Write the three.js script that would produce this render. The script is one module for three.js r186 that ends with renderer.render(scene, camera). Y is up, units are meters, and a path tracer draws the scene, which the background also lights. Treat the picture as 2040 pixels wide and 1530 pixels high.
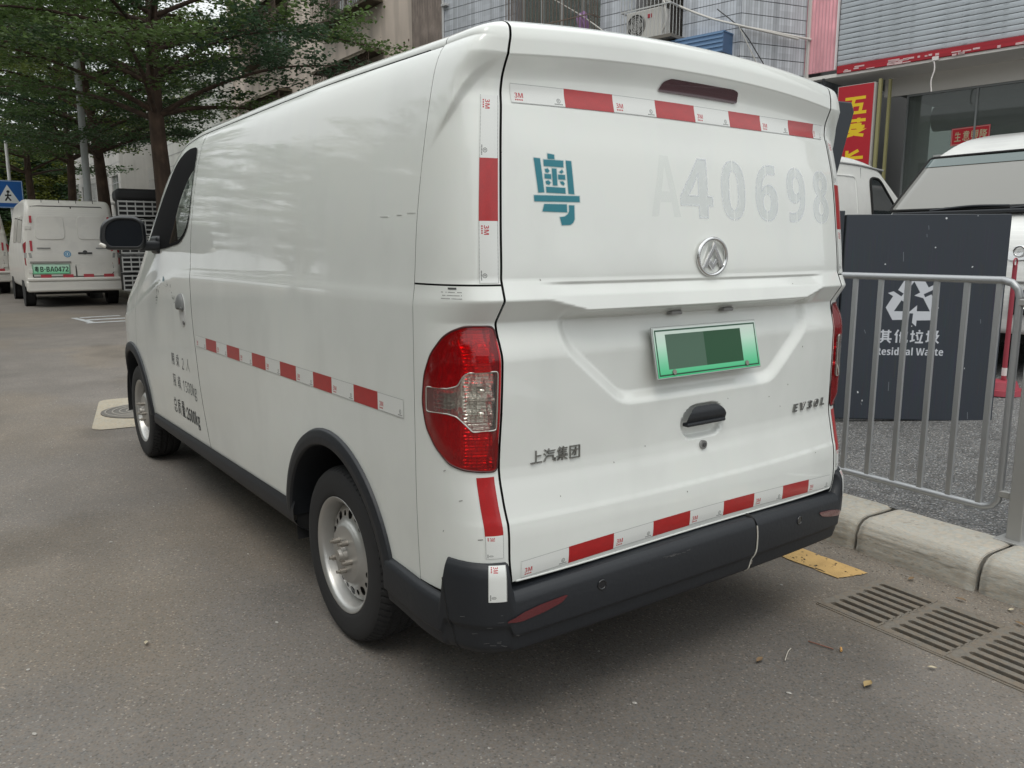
import * as THREE from 'three';
import { mergeGeometries, mergeVertices } from 'three/addons/utils/BufferGeometryUtils.js';
import { RoundedBoxGeometry } from 'three/addons/geometries/RoundedBoxGeometry.js';
import { FontLoader } from 'three/addons/loaders/FontLoader.js';
import { TextGeometry } from 'three/addons/geometries/TextGeometry.js';

// ---------------------------------------------------------------- camera, sky, sun, exposure
const scene = new THREE.Scene();
const camera = new THREE.PerspectiveCamera(51.03, 4 / 3, 0.05, 1500);
camera.position.set(-1.965, 1.38, 1.70);
{
  const p = 9.56 * Math.PI / 180, y = 36.07 * Math.PI / 180;
  camera.lookAt(camera.position.x + Math.sin(y) * Math.cos(p), camera.position.y - Math.sin(p), camera.position.z - Math.cos(y) * Math.cos(p));
}
const renderer = new THREE.WebGLRenderer();
renderer.toneMapping = THREE.LinearToneMapping;
renderer.toneMappingExposure = 1.25;
renderer.shadowMap.enabled = true;

// small seeded helpers
function rngOf(seed) { let s = seed >>> 0; return () => { s = (s + 0x6d2b79f5) | 0; let t = Math.imul(s ^ (s >>> 15), 1 | s); t = (t + Math.imul(t ^ (t >>> 7), 61 | t)) ^ t; return ((t ^ (t >>> 14)) >>> 0) / 4294967296; }; }
const hash2 = (x, y, s = 0) => { let h = (Math.imul(x | 0, 374761393) + Math.imul(y | 0, 668265263) + Math.imul(s | 0, 2147483647)) | 0; h = Math.imul(h ^ (h >>> 13), 1274126177); return ((h ^ (h >>> 16)) >>> 0) / 4294967296; };
function vnoise(x, y, s = 0, per = 0) {
  const ix = Math.floor(x), iy = Math.floor(y), fx = x - ix, fy = y - iy, u = fx * fx * (3 - 2 * fx), v = fy * fy * (3 - 2 * fy);
  const w = per ? (k) => ((k % per) + per) % per : (k) => k;
  const a = hash2(w(ix), w(iy), s), b = hash2(w(ix + 1), w(iy), s), c = hash2(w(ix), w(iy + 1), s), d = hash2(w(ix + 1), w(iy + 1), s);
  return a + (b - a) * u + (c - a) * v + (a - b - c + d) * u * v;
}
function fbm(x, y, o = 4, s = 0, per = 0) { let r = 0, a = 0.5, t = 0; for (let i = 0; i < o; i++) { r += a * vnoise(x, y, s + i * 17, per); t += a; a *= 0.5; x *= 2; y *= 2; per *= 2; } return r / t; }
const sst = (a, b, x) => { const t = Math.min(1, Math.max(0, (x - a) / (b - a))); return t * t * (3 - 2 * t); };
const lerp = (a, b, t) => a + (b - a) * t;
const clamp = (x, a, b) => Math.min(b, Math.max(a, x));

// overcast sky: one even layer of cloud, a little brighter overhead
{
  const W = 512, H = 256, data = new Float32Array(W * H * 4);
  for (let j = 0; j < H; j++) {
    const el = ((j + 0.5) / H - 0.5) * Math.PI, s = Math.sin(el);
    for (let i = 0; i < W; i++) {
      const a = (i + 0.5) / W * Math.PI * 2, k = 1.4 / (Math.max(s, 0) + 0.25);
      const n = fbm(Math.cos(a) * k * 2 + 40, Math.sin(a) * k * 2 + 40, 4, 3) - 0.5;
      const l = s > 0 ? (0.62 + 0.72 * s) * (1 + n * 0.26 * Math.min(1, s * 4)) : 0.62;
      const o = (j * W + i) * 4;
      data[o] = l * 0.96; data[o + 1] = l; data[o + 2] = l * 1.01; data[o + 3] = 1;
    }
  }
  const t = new THREE.DataTexture(data, W, H, THREE.RGBAFormat, THREE.FloatType);
  t.mapping = THREE.EquirectangularReflectionMapping; t.magFilter = THREE.LinearFilter; t.needsUpdate = true;
  scene.background = t; scene.environment = t;
}
const sun = new THREE.DirectionalLight(0xfff8ee, 0.7);
sun.name = 'sun';
sun.position.set(-14, 34, 10); sun.target.position.set(0, 0, -4);
sun.castShadow = true; sun.shadow.radius = 42;
sun.shadow.mapSize.set(2048, 2048);
Object.assign(sun.shadow.camera, { left: -30, right: 30, top: 30, bottom: -30, near: 1, far: 120 });
scene.add(sun, sun.target);

// ---------------------------------------------------------------- building blocks
const used = new Map();
function numbered(n) { const k = (used.get(n) ?? -1) + 1; used.set(n, k); return k ? `${n}_${String(k).padStart(3, '0')}` : n; }
function tag(o, label, category, group, kind) { if (label) o.userData.label = label; if (category) o.userData.category = category; if (group) o.userData.group = group; if (kind) o.userData.kind = kind; return o; }
function shade(o) { o.castShadow = true; o.receiveShadow = true; return o; }
function obj(name, geos, mat, parent = scene) {
  const g = Array.isArray(geos) ? merge(geos) : geos;
  const m = shade(new THREE.Mesh(g, mat)); m.name = parent === scene ? numbered(name) : name; parent.add(m); return m;
}
function thing(name, label, category, pos = [0, 0, 0], turn = 0, group) {
  const o = new THREE.Group(); o.name = numbered(name); scene.add(o); o.position.set(...pos); o.rotation.y = turn; return tag(o, label, category, group);
}
function part(name, parent, label) { const o = new THREE.Group(); o.name = name; parent.add(o); if (label) o.userData.label = label; return o; }
function copyOf(src, label, pos, turn, group) {
  const o = src.clone(); o.userData = { ...src.userData }; o.name = numbered(src.name.replace(/_\d{3}$/, '')); scene.add(o); o.position.set(...pos); if (turn !== undefined) o.rotation.y = turn; if (label) o.userData.label = label; if (group) o.userData.group = group; return o;
}
function clean(g) {
  let r = g; if (!r.attributes.normal) r.computeVertexNormals();
  if (!r.attributes.uv) r.setAttribute('uv', new THREE.BufferAttribute(new Float32Array(r.attributes.position.count * 2), 2));
  for (const k of Object.keys(r.attributes)) if (!['position', 'normal', 'uv', 'color'].includes(k)) r.deleteAttribute(k);
  return r.index ? r.toNonIndexed() : r;
}
function merge(list) { if (list.length === 1) return list[0]; const c = list.map(clean); const col = c.some((g) => g.attributes.color); if (!col) c.forEach((g) => g.deleteAttribute('color')); return mergeGeometries(c); }
function box(w, h, d, x = 0, y = 0, z = 0) { const g = new THREE.BoxGeometry(w, h, d); boxUV(g, w, h, d); return g.translate(x, y, z); }
function boxUV(g, w, h, d) { const n = g.attributes.normal, p = g.attributes.position, uv = g.attributes.uv; for (let i = 0; i < p.count; i++) { const ax = Math.abs(n.getX(i)), ay = Math.abs(n.getY(i)); if (ax > 0.5) uv.setXY(i, p.getZ(i), p.getY(i)); else if (ay > 0.5) uv.setXY(i, p.getX(i), p.getZ(i)); else uv.setXY(i, p.getX(i), p.getY(i)); } }
function rbox(w, h, d, r, x = 0, y = 0, z = 0, s = 2) { return new RoundedBoxGeometry(w, h, d, s, Math.min(r, w / 2.01, h / 2.01, d / 2.01)).translate(x, y, z); }
function cyl(r0, r1, h, n, x = 0, y = 0, z = 0, axis = 'y') { const g = new THREE.CylinderGeometry(r0, r1, h, n); if (axis === 'x') g.rotateZ(Math.PI / 2); if (axis === 'z') g.rotateX(Math.PI / 2); return g.translate(x, y, z); }
const V = (a) => new THREE.Vector3(...a);
function tube(pts, r, seg = 24, rad = 8, closed = false, sharp = false) {
  const c = sharp ? polyPath(pts) : new THREE.CatmullRomCurve3(pts.map(V), closed, 'centripetal');
  return new THREE.TubeGeometry(c, seg, r, rad, closed);
}
function polyPath(pts) { const p = new THREE.CurvePath(); for (let i = 0; i + 1 < pts.length; i++) p.add(new THREE.LineCurve3(V(pts[i]), V(pts[i + 1]))); return p; }
function shapeOf(pts) { return new THREE.Shape(pts.map((p) => new THREE.Vector2(p[0], p[1]))); }
function roundPoly(pts, r, n = 4) {   // rounds the corners of a polygon
  const out = [], N = pts.length;
  for (let i = 0; i < N; i++) {
    const a = pts[(i + N - 1) % N], b = pts[i], c = pts[(i + 1) % N], rr = b[2] ?? r;
    const da = Math.hypot(a[0] - b[0], a[1] - b[1]), dc = Math.hypot(c[0] - b[0], c[1] - b[1]), k = Math.min(rr, da * 0.48, dc * 0.48);
    const p = [b[0] + (a[0] - b[0]) * k / da, b[1] + (a[1] - b[1]) * k / da], q = [b[0] + (c[0] - b[0]) * k / dc, b[1] + (c[1] - b[1]) * k / dc];
    for (let j = 0; j <= n; j++) { const t = j / n; out.push([(1 - t) * (1 - t) * p[0] + 2 * t * (1 - t) * b[0] + t * t * q[0], (1 - t) * (1 - t) * p[1] + 2 * t * (1 - t) * b[1] + t * t * q[1]]); }
  }
  return out;
}
function extr(pts, depth, bevel = 0, holes = []) {
  const s = shapeOf(pts); for (const h of holes) s.holes.push(new THREE.Path(h.map((p) => new THREE.Vector2(p[0], p[1]))));
  return new THREE.ExtrudeGeometry(s, { depth: depth - 2 * bevel, bevelEnabled: bevel > 0, bevelThickness: bevel, bevelSize: bevel, bevelOffset: -bevel, bevelSegments: 2, curveSegments: 6 }).translate(0, 0, bevel);
}
function mirrorX(g0) {
  const g = g0.clone(), p = g.attributes.position, n = g.attributes.normal;
  for (let i = 0; i < p.count; i++) { p.setX(i, -p.getX(i)); if (n) n.setX(i, -n.getX(i)); }
  if (g.index) { const a = g.index.array; for (let i = 0; i < a.length; i += 3) { const t = a[i]; a[i] = a[i + 2]; a[i + 2] = t; } }
  else for (const at of Object.values(g.attributes)) { const a = at.array, k = at.itemSize; for (let i = 0; i < at.count; i += 3) for (let c = 0; c < k; c++) { const t = a[i * k + c]; a[i * k + c] = a[(i + 2) * k + c]; a[(i + 2) * k + c] = t; } }
  return g;
}
// signed distance to a polygon, positive inside
function inPoly(pts) {
  return (x, y) => {
    let d = 1e9, s = 1;
    for (let i = 0, j = pts.length - 1; i < pts.length; j = i++) {
      const ex = pts[j][0] - pts[i][0], ey = pts[j][1] - pts[i][1], wx = x - pts[i][0], wy = y - pts[i][1], t = clamp((wx * ex + wy * ey) / (ex * ex + ey * ey || 1), 0, 1);
      d = Math.min(d, (wx - ex * t) ** 2 + (wy - ey * t) ** 2);
      const c1 = y >= pts[i][1], c2 = y < pts[j][1], c3 = ex * wy > ey * wx;
      if ((c1 && c2 && c3) || (!c1 && !c2 && !c3)) s = -s;
    }
    return -s * Math.sqrt(d);
  };
}
// a sheet P(u, v) cut along the zero lines of the clip functions (kept where they are >= 0); inner = a point behind the sheet
function patch(P, u0, u1, v0, v1, nu, nv, { clips = [], inner = null, uv = null, flip = false } = {}) {
  const pos = [], nor = [], uvs = [], idx = [], seen = new Map(), eu = (u1 - u0) / nu * 0.08, ev = (v1 - v0) / nv * 0.08;
  const vert = (u, v) => {
    const key = Math.round(u * 2e5) + ',' + Math.round(v * 2e5); let k = seen.get(key); if (k !== undefined) return k;
    const p = P(u, v), a = P(u + eu, v), b = P(u - eu, v), c = P(u, v + ev), d = P(u, v - ev);
    const du = [a[0] - b[0], a[1] - b[1], a[2] - b[2]], dv = [c[0] - d[0], c[1] - d[1], c[2] - d[2]];
    let n = [du[1] * dv[2] - du[2] * dv[1], du[2] * dv[0] - du[0] * dv[2], du[0] * dv[1] - du[1] * dv[0]]; const l = Math.hypot(...n) || 1;
    n = n.map((x) => x / l); k = pos.length / 3; pos.push(...p); nor.push(...n); uvs.push(...(uv ? uv(u, v, p) : [u, v])); seen.set(key, k); return k;
  };
  for (let i = 0; i < nu; i++) for (let j = 0; j < nv; j++) {
    const ua = u0 + (u1 - u0) * i / nu, ub = u0 + (u1 - u0) * (i + 1) / nu, va = v0 + (v1 - v0) * j / nv, vb = v0 + (v1 - v0) * (j + 1) / nv;
    let poly = [[ua, va], [ub, va], [ub, vb], [ua, vb]];
    for (const f of clips) {
      const d = poly.map((q) => f(q[0], q[1])); if (d.every((x) => x >= 0)) continue;
      const o = [];
      for (let a = 0; a < poly.length; a++) { const b = (a + 1) % poly.length; if (d[a] >= 0) o.push(poly[a]); if ((d[a] >= 0) !== (d[b] >= 0)) { const t = d[a] / (d[a] - d[b]); o.push([lerp(poly[a][0], poly[b][0], t), lerp(poly[a][1], poly[b][1], t)]); } }
      poly = o; if (poly.length < 3) break;
    }
    if (poly.length < 3) continue;
    const k = poly.map((q) => vert(q[0], q[1])); for (let a = 1; a + 1 < k.length; a++) idx.push(k[0], k[a], k[a + 1]);
  }
  let f = flip;
  if (inner && pos.length) { let s = 0; for (let i = 0; i < pos.length; i += 3) s += nor[i] * (pos[i] - inner[0]) + nor[i + 1] * (pos[i + 1] - inner[1]) + nor[i + 2] * (pos[i + 2] - inner[2]); f = s < 0; }
  if (f) { for (let i = 0; i < nor.length; i++) nor[i] = -nor[i]; for (let i = 0; i < idx.length; i += 3) { const t = idx[i]; idx[i] = idx[i + 2]; idx[i + 2] = t; } }
  const g = new THREE.BufferGeometry();
  g.setAttribute('position', new THREE.Float32BufferAttribute(pos, 3)); g.setAttribute('normal', new THREE.Float32BufferAttribute(nor, 3)); g.setAttribute('uv', new THREE.Float32BufferAttribute(uvs, 2)); g.setIndex(idx); return g;
}
// the sheet moved by d along its own normal, away from the point inner
function offset(P, d, inner, eu = 1e-3, ev = 1e-3) {
  return (u, v) => {
    const p = P(u, v), a = P(u + eu, v), b = P(u - eu, v), c = P(u, v + ev), e = P(u, v - ev);
    const du = [a[0] - b[0], a[1] - b[1], a[2] - b[2]], dv = [c[0] - e[0], c[1] - e[1], c[2] - e[2]];
    let n = [du[1] * dv[2] - du[2] * dv[1], du[2] * dv[0] - du[0] * dv[2], du[0] * dv[1] - du[1] * dv[0]]; const l = Math.hypot(...n) || 1;
    const s = (n[0] * (p[0] - inner[0]) + n[1] * (p[1] - inner[1]) + n[2] * (p[2] - inner[2]) < 0 ? -1 : 1) * (typeof d === 'function' ? d(u, v) : d) / l;
    return [p[0] + n[0] * s, p[1] + n[1] * s, p[2] + n[2] * s];
  };
}
function knots(list) {   // monotone piecewise cubic through [x, y] pairs
  const n = list.length, m = [];
  for (let i = 0; i < n; i++) { const s = (a, b) => (list[b][1] - list[a][1]) / (list[b][0] - list[a][0]); if (i === 0) m.push(s(0, 1)); else if (i === n - 1) m.push(s(n - 2, n - 1)); else { const a = s(i - 1, i), b = s(i, i + 1); m.push(a * b <= 0 ? 0 : 2 * a * b / (a + b)); } }
  return (x) => {
    if (x <= list[0][0]) return list[0][1] + m[0] * (x - list[0][0]); if (x >= list[n - 1][0]) return list[n - 1][1] + m[n - 1] * (x - list[n - 1][0]);
    let i = 0; while (x > list[i + 1][0]) i++;
    const h = list[i + 1][0] - list[i][0], t = (x - list[i][0]) / h, t2 = t * t, t3 = t2 * t;
    return (2 * t3 - 3 * t2 + 1) * list[i][1] + (t3 - 2 * t2 + t) * h * m[i] + (3 * t2 - 2 * t3) * list[i + 1][1] + (t3 - t2) * h * m[i + 1];
  };
}
function texOf(w, h, fn, srgb = true, wrap = true) {
  const d = new Uint8Array(w * h * 4);
  for (let j = 0; j < h; j++) for (let i = 0; i < w; i++) { const c = fn(i / w, j / h, i, j), o = (j * w + i) * 4; d[o] = clamp(c[0] * 255, 0, 255); d[o + 1] = clamp(c[1] * 255, 0, 255); d[o + 2] = clamp(c[2] * 255, 0, 255); d[o + 3] = c.length > 3 ? clamp(c[3] * 255, 0, 255) : 255; }
  const t = new THREE.DataTexture(d, w, h); if (wrap) t.wrapS = t.wrapT = THREE.RepeatWrapping; t.magFilter = THREE.LinearFilter; if (srgb) t.colorSpace = THREE.SRGBColorSpace; t.needsUpdate = true; return t;
}
function canvasTex(w, h, draw) { const c = document.createElement('canvas'); c.width = w; c.height = h; const x = c.getContext('2d'); draw(x, w, h); const t = new THREE.CanvasTexture(c); t.colorSpace = THREE.SRGBColorSpace; return t; }
const lin = (r, g, b) => new THREE.Color().setRGB(r, g, b);
const std = (c, rough = 0.6, metal = 0, extra = {}) => new THREE.MeshStandardMaterial({ color: Array.isArray(c) ? lin(...c) : c, roughness: rough, metalness: metal, ...extra });
const phy = (c, extra = {}) => new THREE.MeshPhysicalMaterial({ color: Array.isArray(c) ? lin(...c) : c, ...extra });

// written characters as pen strokes on a 10 x 10 square
const GLYPH = {
  '五': '1,1.5 9,1.5;4.6,1.5 3.2,9;2,5 7.5,5 7,9;.5,9 9.5,9',
  '菱': '.5,1.8 9.5,1.8;3.2,.5 3.2,3;6.8,.5 6.8,3;2,4 8,4;5,3.2 5,5.2;.8,5.2 9.2,5.2;3.8,5.4 1.5,6.8;6.2,5.4 8.6,6.6;4.2,6.4 1.5,8.4;3.4,7.2 7.4,7.2 4.5,9 1.2,9.8;3.6,7.8 6,9 9,9.8',
  '长': '7.5,.8 3.5,3.4;.6,4.6 9.4,4.6;3,.6 3,9 5.2,7.6;4.8,4.8 6.4,7.4 9.4,9.2',
  '安': '5,.3 5.3,1.3;1,3 1,1.8 9,1.8 9,3;4.6,2.8 3,6.2 7.6,9.4;7.2,4.6 5.4,8 1.2,9.6;.5,4.9 9.5,4.9',
  '生': '2.8,.8 1.4,3.6;2,2.8 8.6,2.8;1.8,5.8 8.4,5.8;.6,9.2 9.4,9.2;5,.5 5,9.2',
  '意': '5,.2 5,1;1.5,1.2 8.5,1.2;3.5,1.4 4,2.4;6.5,1.4 6,2.4;.6,2.6 9.4,2.6;2.5,3.6 7.5,3.6 7.5,6.3 2.5,6.3 2.5,3.6;2.5,4.9 7.5,4.9;1.5,7.2 .8,9;3,7.2 3,9.3 7,9.3 7.2,8.4;4.8,7 5.5,8;8,7.2 9.2,8.8',
  '興': '2.2,.8 1,1.4 1,6.2;1,3 2.8,3;1,4.6 2.8,4.6;3.6,1 3.6,6.2;3.6,1 6.4,1 6.4,6.2;4.2,2.4 5.8,2.4;4.3,3.4 5.7,3.4 5.7,5 4.3,5 4.3,3.4;7.2,1 9,1 9,6.2;7.2,3 9,3;7.2,4.6 9,4.6;.4,6.6 9.6,6.6;3.4,7.2 1.4,9.6;6.4,7.2 8.8,9.4',
  '隆': '1,.8 1,9.6;1,.8 3,.8 2.2,3.6 3.2,5.6 2,6.8;5.6,.6 4,3;5.2,1.6 8.6,1.6 4,4.4;5.6,2.4 9.6,4.6;4.2,5 9.2,5;5,5.6 4.2,7;4.6,6.4 9,6.4;6.8,5.2 6.8,9.4;4.8,8 8.8,8;3.8,9.5 9.8,9.5',
  '其': '1,2 9,2;3,.5 3,7;7,.5 7,7;3,3.7 7,3.7;3,5.3 7,5.3;.5,7 9.5,7;3.6,7.6 1.4,9.6;6.4,7.6 8.8,9.6',
  '他': '2.8,.5 .6,4.4;1.9,3.2 1.9,9.6;3.6,4.6 9,2.6 8.7,6 7.6,6.2;6.3,.6 6.3,7;4.7,1.8 4.7,9 9.2,9 9.4,7.4',
  '垃': '2,.8 2,8;.4,3.4 3.6,3.4;.4,8.6 3.8,7.4;6.4,.5 6.9,1.7;4.4,2.6 9.4,2.6;5.2,3.8 6,7.6;8.6,3.6 7.4,8.8;4,9.2 9.8,9.2',
  '圾': '2,.8 2,8;.4,3.4 3.6,3.4;.4,8.6 3.8,7.4;4.4,1.4 8.4,1.4 7.4,4.4 9,4.4 7.2,7.6 4.4,9.6;5.8,1.4 5.4,5.6 3.9,9.4;5.6,4 7,7.4 9.6,9.5',
  '上': '4.6,.8 4.6,9;4.6,4.4 8.6,4.4;.5,9 9.5,9',
  '汽': '1.2,1 2.4,2;.6,3.6 1.8,4.6;.6,9 2.6,6;4.6,.6 3.2,3.4;4.2,2 9.4,2;4.2,3.8 8.6,3.8;3.2,5.6 8,5.6 8.2,8.6 9.6,9.4 9.7,7.6',
  '集': '3,.4 1,3.2;2.4,1.6 2.4,6;2.4,1.4 9,1.4;5.8,.4 6,1.4;2.4,2.9 8.4,2.9;2.4,4.3 8.4,4.3;5.6,1.4 5.6,5.8;2.4,5.8 9.2,5.8;.5,7 9.5,7;5,6 5,9.8;4.6,7.2 1,9.4;5.4,7.2 9,9.4',
  '团': '1,1 9,1 9,9.4 1,9.4 1,1;2.6,3.8 7.6,3.8;5.8,2.2 5.8,7.6 4.8,7.4;5.4,4.2 2.8,7',
  '限': '1,.8 1,9.6;1,.8 3.2,.8 2.4,3.6 3.4,5.6 2,6.8;4.6,1 8.6,1 8.6,5 4.6,5;4.6,3 8.6,3;4.6,1 4.6,9.2 6.6,8;6,5.2 9.4,9.4;8.8,5.8 7,7.2',
  '乘': '7,.5 2.4,1.4;.8,2.8 9.2,2.8;5,1 5,9.8;3.4,3.4 3.4,6;1.2,4.2 3.4,4.2;1,5.8 3.4,5.2;6.6,3.4 6.6,5.6 9,5.6;6.6,4.4 8.6,3.8;4.6,5.8 1,9.2;5.4,5.8 9.2,9.2',
  '载': '1,2 6,2;3.4,.6 3.4,3.6;.5,3.6 9.4,3.6;.8,5 5.4,5;2.4,3.8 1.2,6.4 5.2,6.4;3.4,5.4 3.4,9.8;.6,8 5.6,7.6;6.6,.6 7,5 9.4,9.4 9.6,7.6;9,4.8 5.8,9.4;8,1 8.8,2',
  '人': '5,.6 4.6,4 1,9.5;5,3.6 6.4,7 9.4,9.5',
  '总': '3,.5 3.8,1.8;7,.5 6.2,1.8;2.2,2.2 7.8,2.2 7.8,5.4 2.2,5.4 2.2,2.2;1.5,6.8 .8,9;3,6.8 3,9.3 7,9.3 7.2,8.2;4.8,6.4 5.5,7.6;8,6.8 9.2,8.6',
  '质': '8.4,.6 2,1.4 1.8,6 .6,9.4;1.8,2.8 9.4,2.8;5.6,1.2 5.4,4.4;3.2,4.4 8.2,4.4 8.2,8;3.2,4.4 3.2,8;5.6,5.4 5.4,7.4 2.4,9.6;6.2,8 9,9.6',
  '量': '2.4,.6 7.6,.6 7.6,3.2 2.4,3.2 2.4,.6;2.4,1.9 7.6,1.9;.5,4.2 9.5,4.2;2.2,5.2 7.8,5.2 7.8,7.6 2.2,7.6 2.2,5.2;2.2,6.4 7.8,6.4;5,5.2 5,9.4;1.6,8.5 8.4,8.5;.6,9.6 9.4,9.6',
  '粤': '5,.2 4.6,1;1.6,1.2 8.4,1.2 8.4,5.6 1.6,5.6 1.6,1.2;3,3.4 7,3.4;5,1.6 5,5.2;3.4,2 3.9,2.8;6.6,2 6.1,2.8;3.4,4.8 3.9,4;6.6,4.8 6.1,4;.4,6.8 9.6,6.8;3.6,6.8 3,8.2 7.8,8.2 7.4,9.8 5.6,9.6',
};
const strokesOf = (ch) => GLYPH[ch].split(';').map((s) => s.split(' ').map((p) => p.split(',').map(Number)));
function pen(x, ch, px, py, w, h, lw) { x.lineWidth = lw; x.lineJoin = 'miter'; x.lineCap = 'butt'; for (const s of strokesOf(ch)) { x.beginPath(); s.forEach((p, i) => { const a = px + p[0] / 10 * w, b = py + p[1] / 10 * h; i ? x.lineTo(a, b) : x.moveTo(a, b); }); x.stroke(); } }
// ---------------------------------------------------------------- materials of the ground
function stones(N, cells, seed) {   // height of rounded grains scattered in cells, tiles
  const c = new Float32Array(cells * cells * 4);
  for (let i = 0; i < cells * cells; i++) { c[i * 4] = hash2(i, 1, seed); c[i * 4 + 1] = hash2(i, 2, seed); c[i * 4 + 2] = hash2(i, 3, seed); c[i * 4 + 3] = hash2(i, 4, seed); }
  return (u, v) => {
    const x = u * cells, y = v * cells, ix = Math.floor(x), iy = Math.floor(y); let best = 9, id = 0;
    for (let a = -1; a <= 1; a++) for (let b = -1; b <= 1; b++) { const cx = (ix + a + cells) % cells, cy = (iy + b + cells) % cells, k = (cy * cells + cx) * 4, dx = ix + a + c[k] - x, dy = iy + b + c[k + 1] - y, d = Math.sqrt(dx * dx + dy * dy) / (0.55 + 0.6 * c[k + 2]); if (d < best) { best = d; id = c[k + 3]; } }
    return [Math.max(0, 1 - best), id];
  };
}
function groundMaps(N, cells, seed, base, spread, lightShare, darkShare) {
  const st = stones(N, cells, seed), hgt = new Float32Array(N * N), idm = new Float32Array(N * N);
  for (let j = 0; j < N; j++) for (let i = 0; i < N; i++) { const s = st(i / N, j / N); hgt[j * N + i] = s[0]; idm[j * N + i] = s[1]; }
  const map = texOf(N, N, (u, v, i, j) => {
    const k = j * N + i, id = idm[k], h = hgt[k], big = fbm(u * 6, v * 6, 4, seed + 5, 6) - 0.5, fine = hash2(i, j, seed) - 0.5;
    let l = 1 + spread * ((id - 0.5) * 1.1 * sst(0.05, 0.5, h) + fine * 0.35 + big * 0.9 - (1 - sst(0, 0.25, h)) * 0.45);
    if (id > 1 - lightShare) l += spread * 1.7 * sst(0.15, 0.5, h);
    if (id < darkShare) l -= spread * 0.9 * sst(0.15, 0.5, h);
    const warm = (hash2(Math.floor(id * 9999), 7, seed) - 0.5) * 0.05;
    return [base[0] * l * (1 + warm), base[1] * l, base[2] * l * (1 - warm)];
  });
  const bump = texOf(N, N, (u, v, i, j) => { const k = j * N + i, h = 0.25 + 0.6 * Math.sqrt(hgt[k]) * (0.6 + 0.4 * idm[k]) + 0.12 * (hash2(i, j, seed + 1) - 0.5); return [h, h, h]; }, false);
  return { map, bump };
}
const asphaltMaps = groundMaps(1024, 260, 11, [0.475, 0.452, 0.428], 0.125, 0.035, 0.10);
const pavingMaps = groundMaps(768, 120, 29, [0.43, 0.43, 0.43], 0.24, 0.12, 0.25);
const concMaps = groundMaps(512, 70, 41, [0.70, 0.685, 0.65], 0.07, 0.0, 0.04);
const asphaltMat = std(0xffffff, 0.88, 0, { map: asphaltMaps.map, bumpMap: asphaltMaps.bump, bumpScale: 0.0025, vertexColors: true });
const pavingMat = std(0xffffff, 0.92, 0, { map: pavingMaps.map, bumpMap: pavingMaps.bump, bumpScale: 0.005, vertexColors: true });
const kerbMat = std(0xffffff, 0.9, 0, { map: concMaps.map, bumpMap: concMaps.bump, bumpScale: 0.0008 });
function tint(g, fn) { const p = g.attributes.position, c = new Float32Array(p.count * 3); for (let i = 0; i < p.count; i++) c.set(fn(p.getX(i), p.getY(i), p.getZ(i)), i * 3); g.setAttribute('color', new THREE.BufferAttribute(c, 3)); return g; }
const kerbX = (z) => 1.39 - 0.055 * z;                       // the kerb line
const paveY = (x) => 0.150 + 0.053 * Math.max(0, x - 1.75);  // the forecourt climbs towards the shops

// ---------------------------------------------------------------- ground, road, pavement
{
  const hole = [[-70, -110], [60, -110], [60, 60], [-70, 60]];
  const s = shapeOf([[-700, -700], [700, -700], [700, 700], [-700, 700]]); s.holes.push(new THREE.Path(hole.map((p) => new THREE.Vector2(p[0], p[1]))));
  const g = new THREE.ShapeGeometry(s).rotateX(Math.PI / 2).translate(0, -0.02, 0);
  tag(obj('ground', g, std([0.11, 0.105, 0.1], 0.95)), 'grey ground stretching away beyond the street', 'ground', null, 'structure');
}
const stain = (x, z) => {
  let k = 0.9 + 0.34 * (fbm(x * 0.5 + 9, z * 0.35 + 3, 4, 71) - 0.35) + 0.16 * (fbm(x * 2.3, z * 2.3, 3, 83) - 0.5);
  k -= 0.2 * sst(0.60, 0.72, fbm(x * 1.1 + 30, z * 0.8 + 12, 4, 97));          // old oil and water stains
  const dirt = sst(0.5, 0.68, fbm(x * 0.7 + 70, z * 0.5, 4, 33));
  return [k * (1 + 0.05 * dirt), k * (1 + 0.005 * dirt), k * (1 - 0.07 * dirt)];
};
const GRATE = { x0: 0.742, x1: 1.175, z0: -0.004, z1: 1.06 };   // in the grate's own turned frame
const gA = -0.055, gC = [0.757, 0.001];
const toGrate = (x, z) => { const dx = x - gC[0], dz = z - gC[1]; return [dx * Math.cos(gA) - dz * Math.sin(gA), dx * Math.sin(gA) + dz * Math.cos(gA)]; };
const gw = 0.43, gl = 1.03;
const notGrate = (x, z) => { const [a, b] = toGrate(x, z); return Math.max(-0.0 - a, a - gw, -b, b - gl); };
{
  const near = patch((x, z) => [x, 0, z], -9, 2.6, -14, 7, 130, 230, { clips: [(x, z) => kerbX(z) + 0.2 - x, notGrate], inner: [0, -5, 0], uv: (x, z) => [x / 1.5, z / 1.5] });
  const far1 = patch((x, z) => [x, 0, z], -9, 8, -110, -14, 40, 150, { clips: [(x, z) => kerbX(z) + 0.2 - x], inner: [0, -5, -60], uv: (x, z) => [x / 1.5, z / 1.5] });
  const far2 = patch((x, z) => [x, 0, z], -70, -9, -110, 60, 60, 110, { inner: [0, -5, 0], uv: (x, z) => [x / 1.5, z / 1.5] });
  const far3 = patch((x, z) => [x, 0, z], -9, 1.6, 7, 60, 16, 60, { clips: [(x, z) => kerbX(z) + 0.2 - x], inner: [0, -5, 20], uv: (x, z) => [x / 1.5, z / 1.5] });
  tag(obj('road', tint(merge([near, far1, far2, far3]), (x, y, z) => stain(x, z)), asphaltMat), 'worn grey brown asphalt road under the parked vans', 'road', null, 'structure');
}
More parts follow.
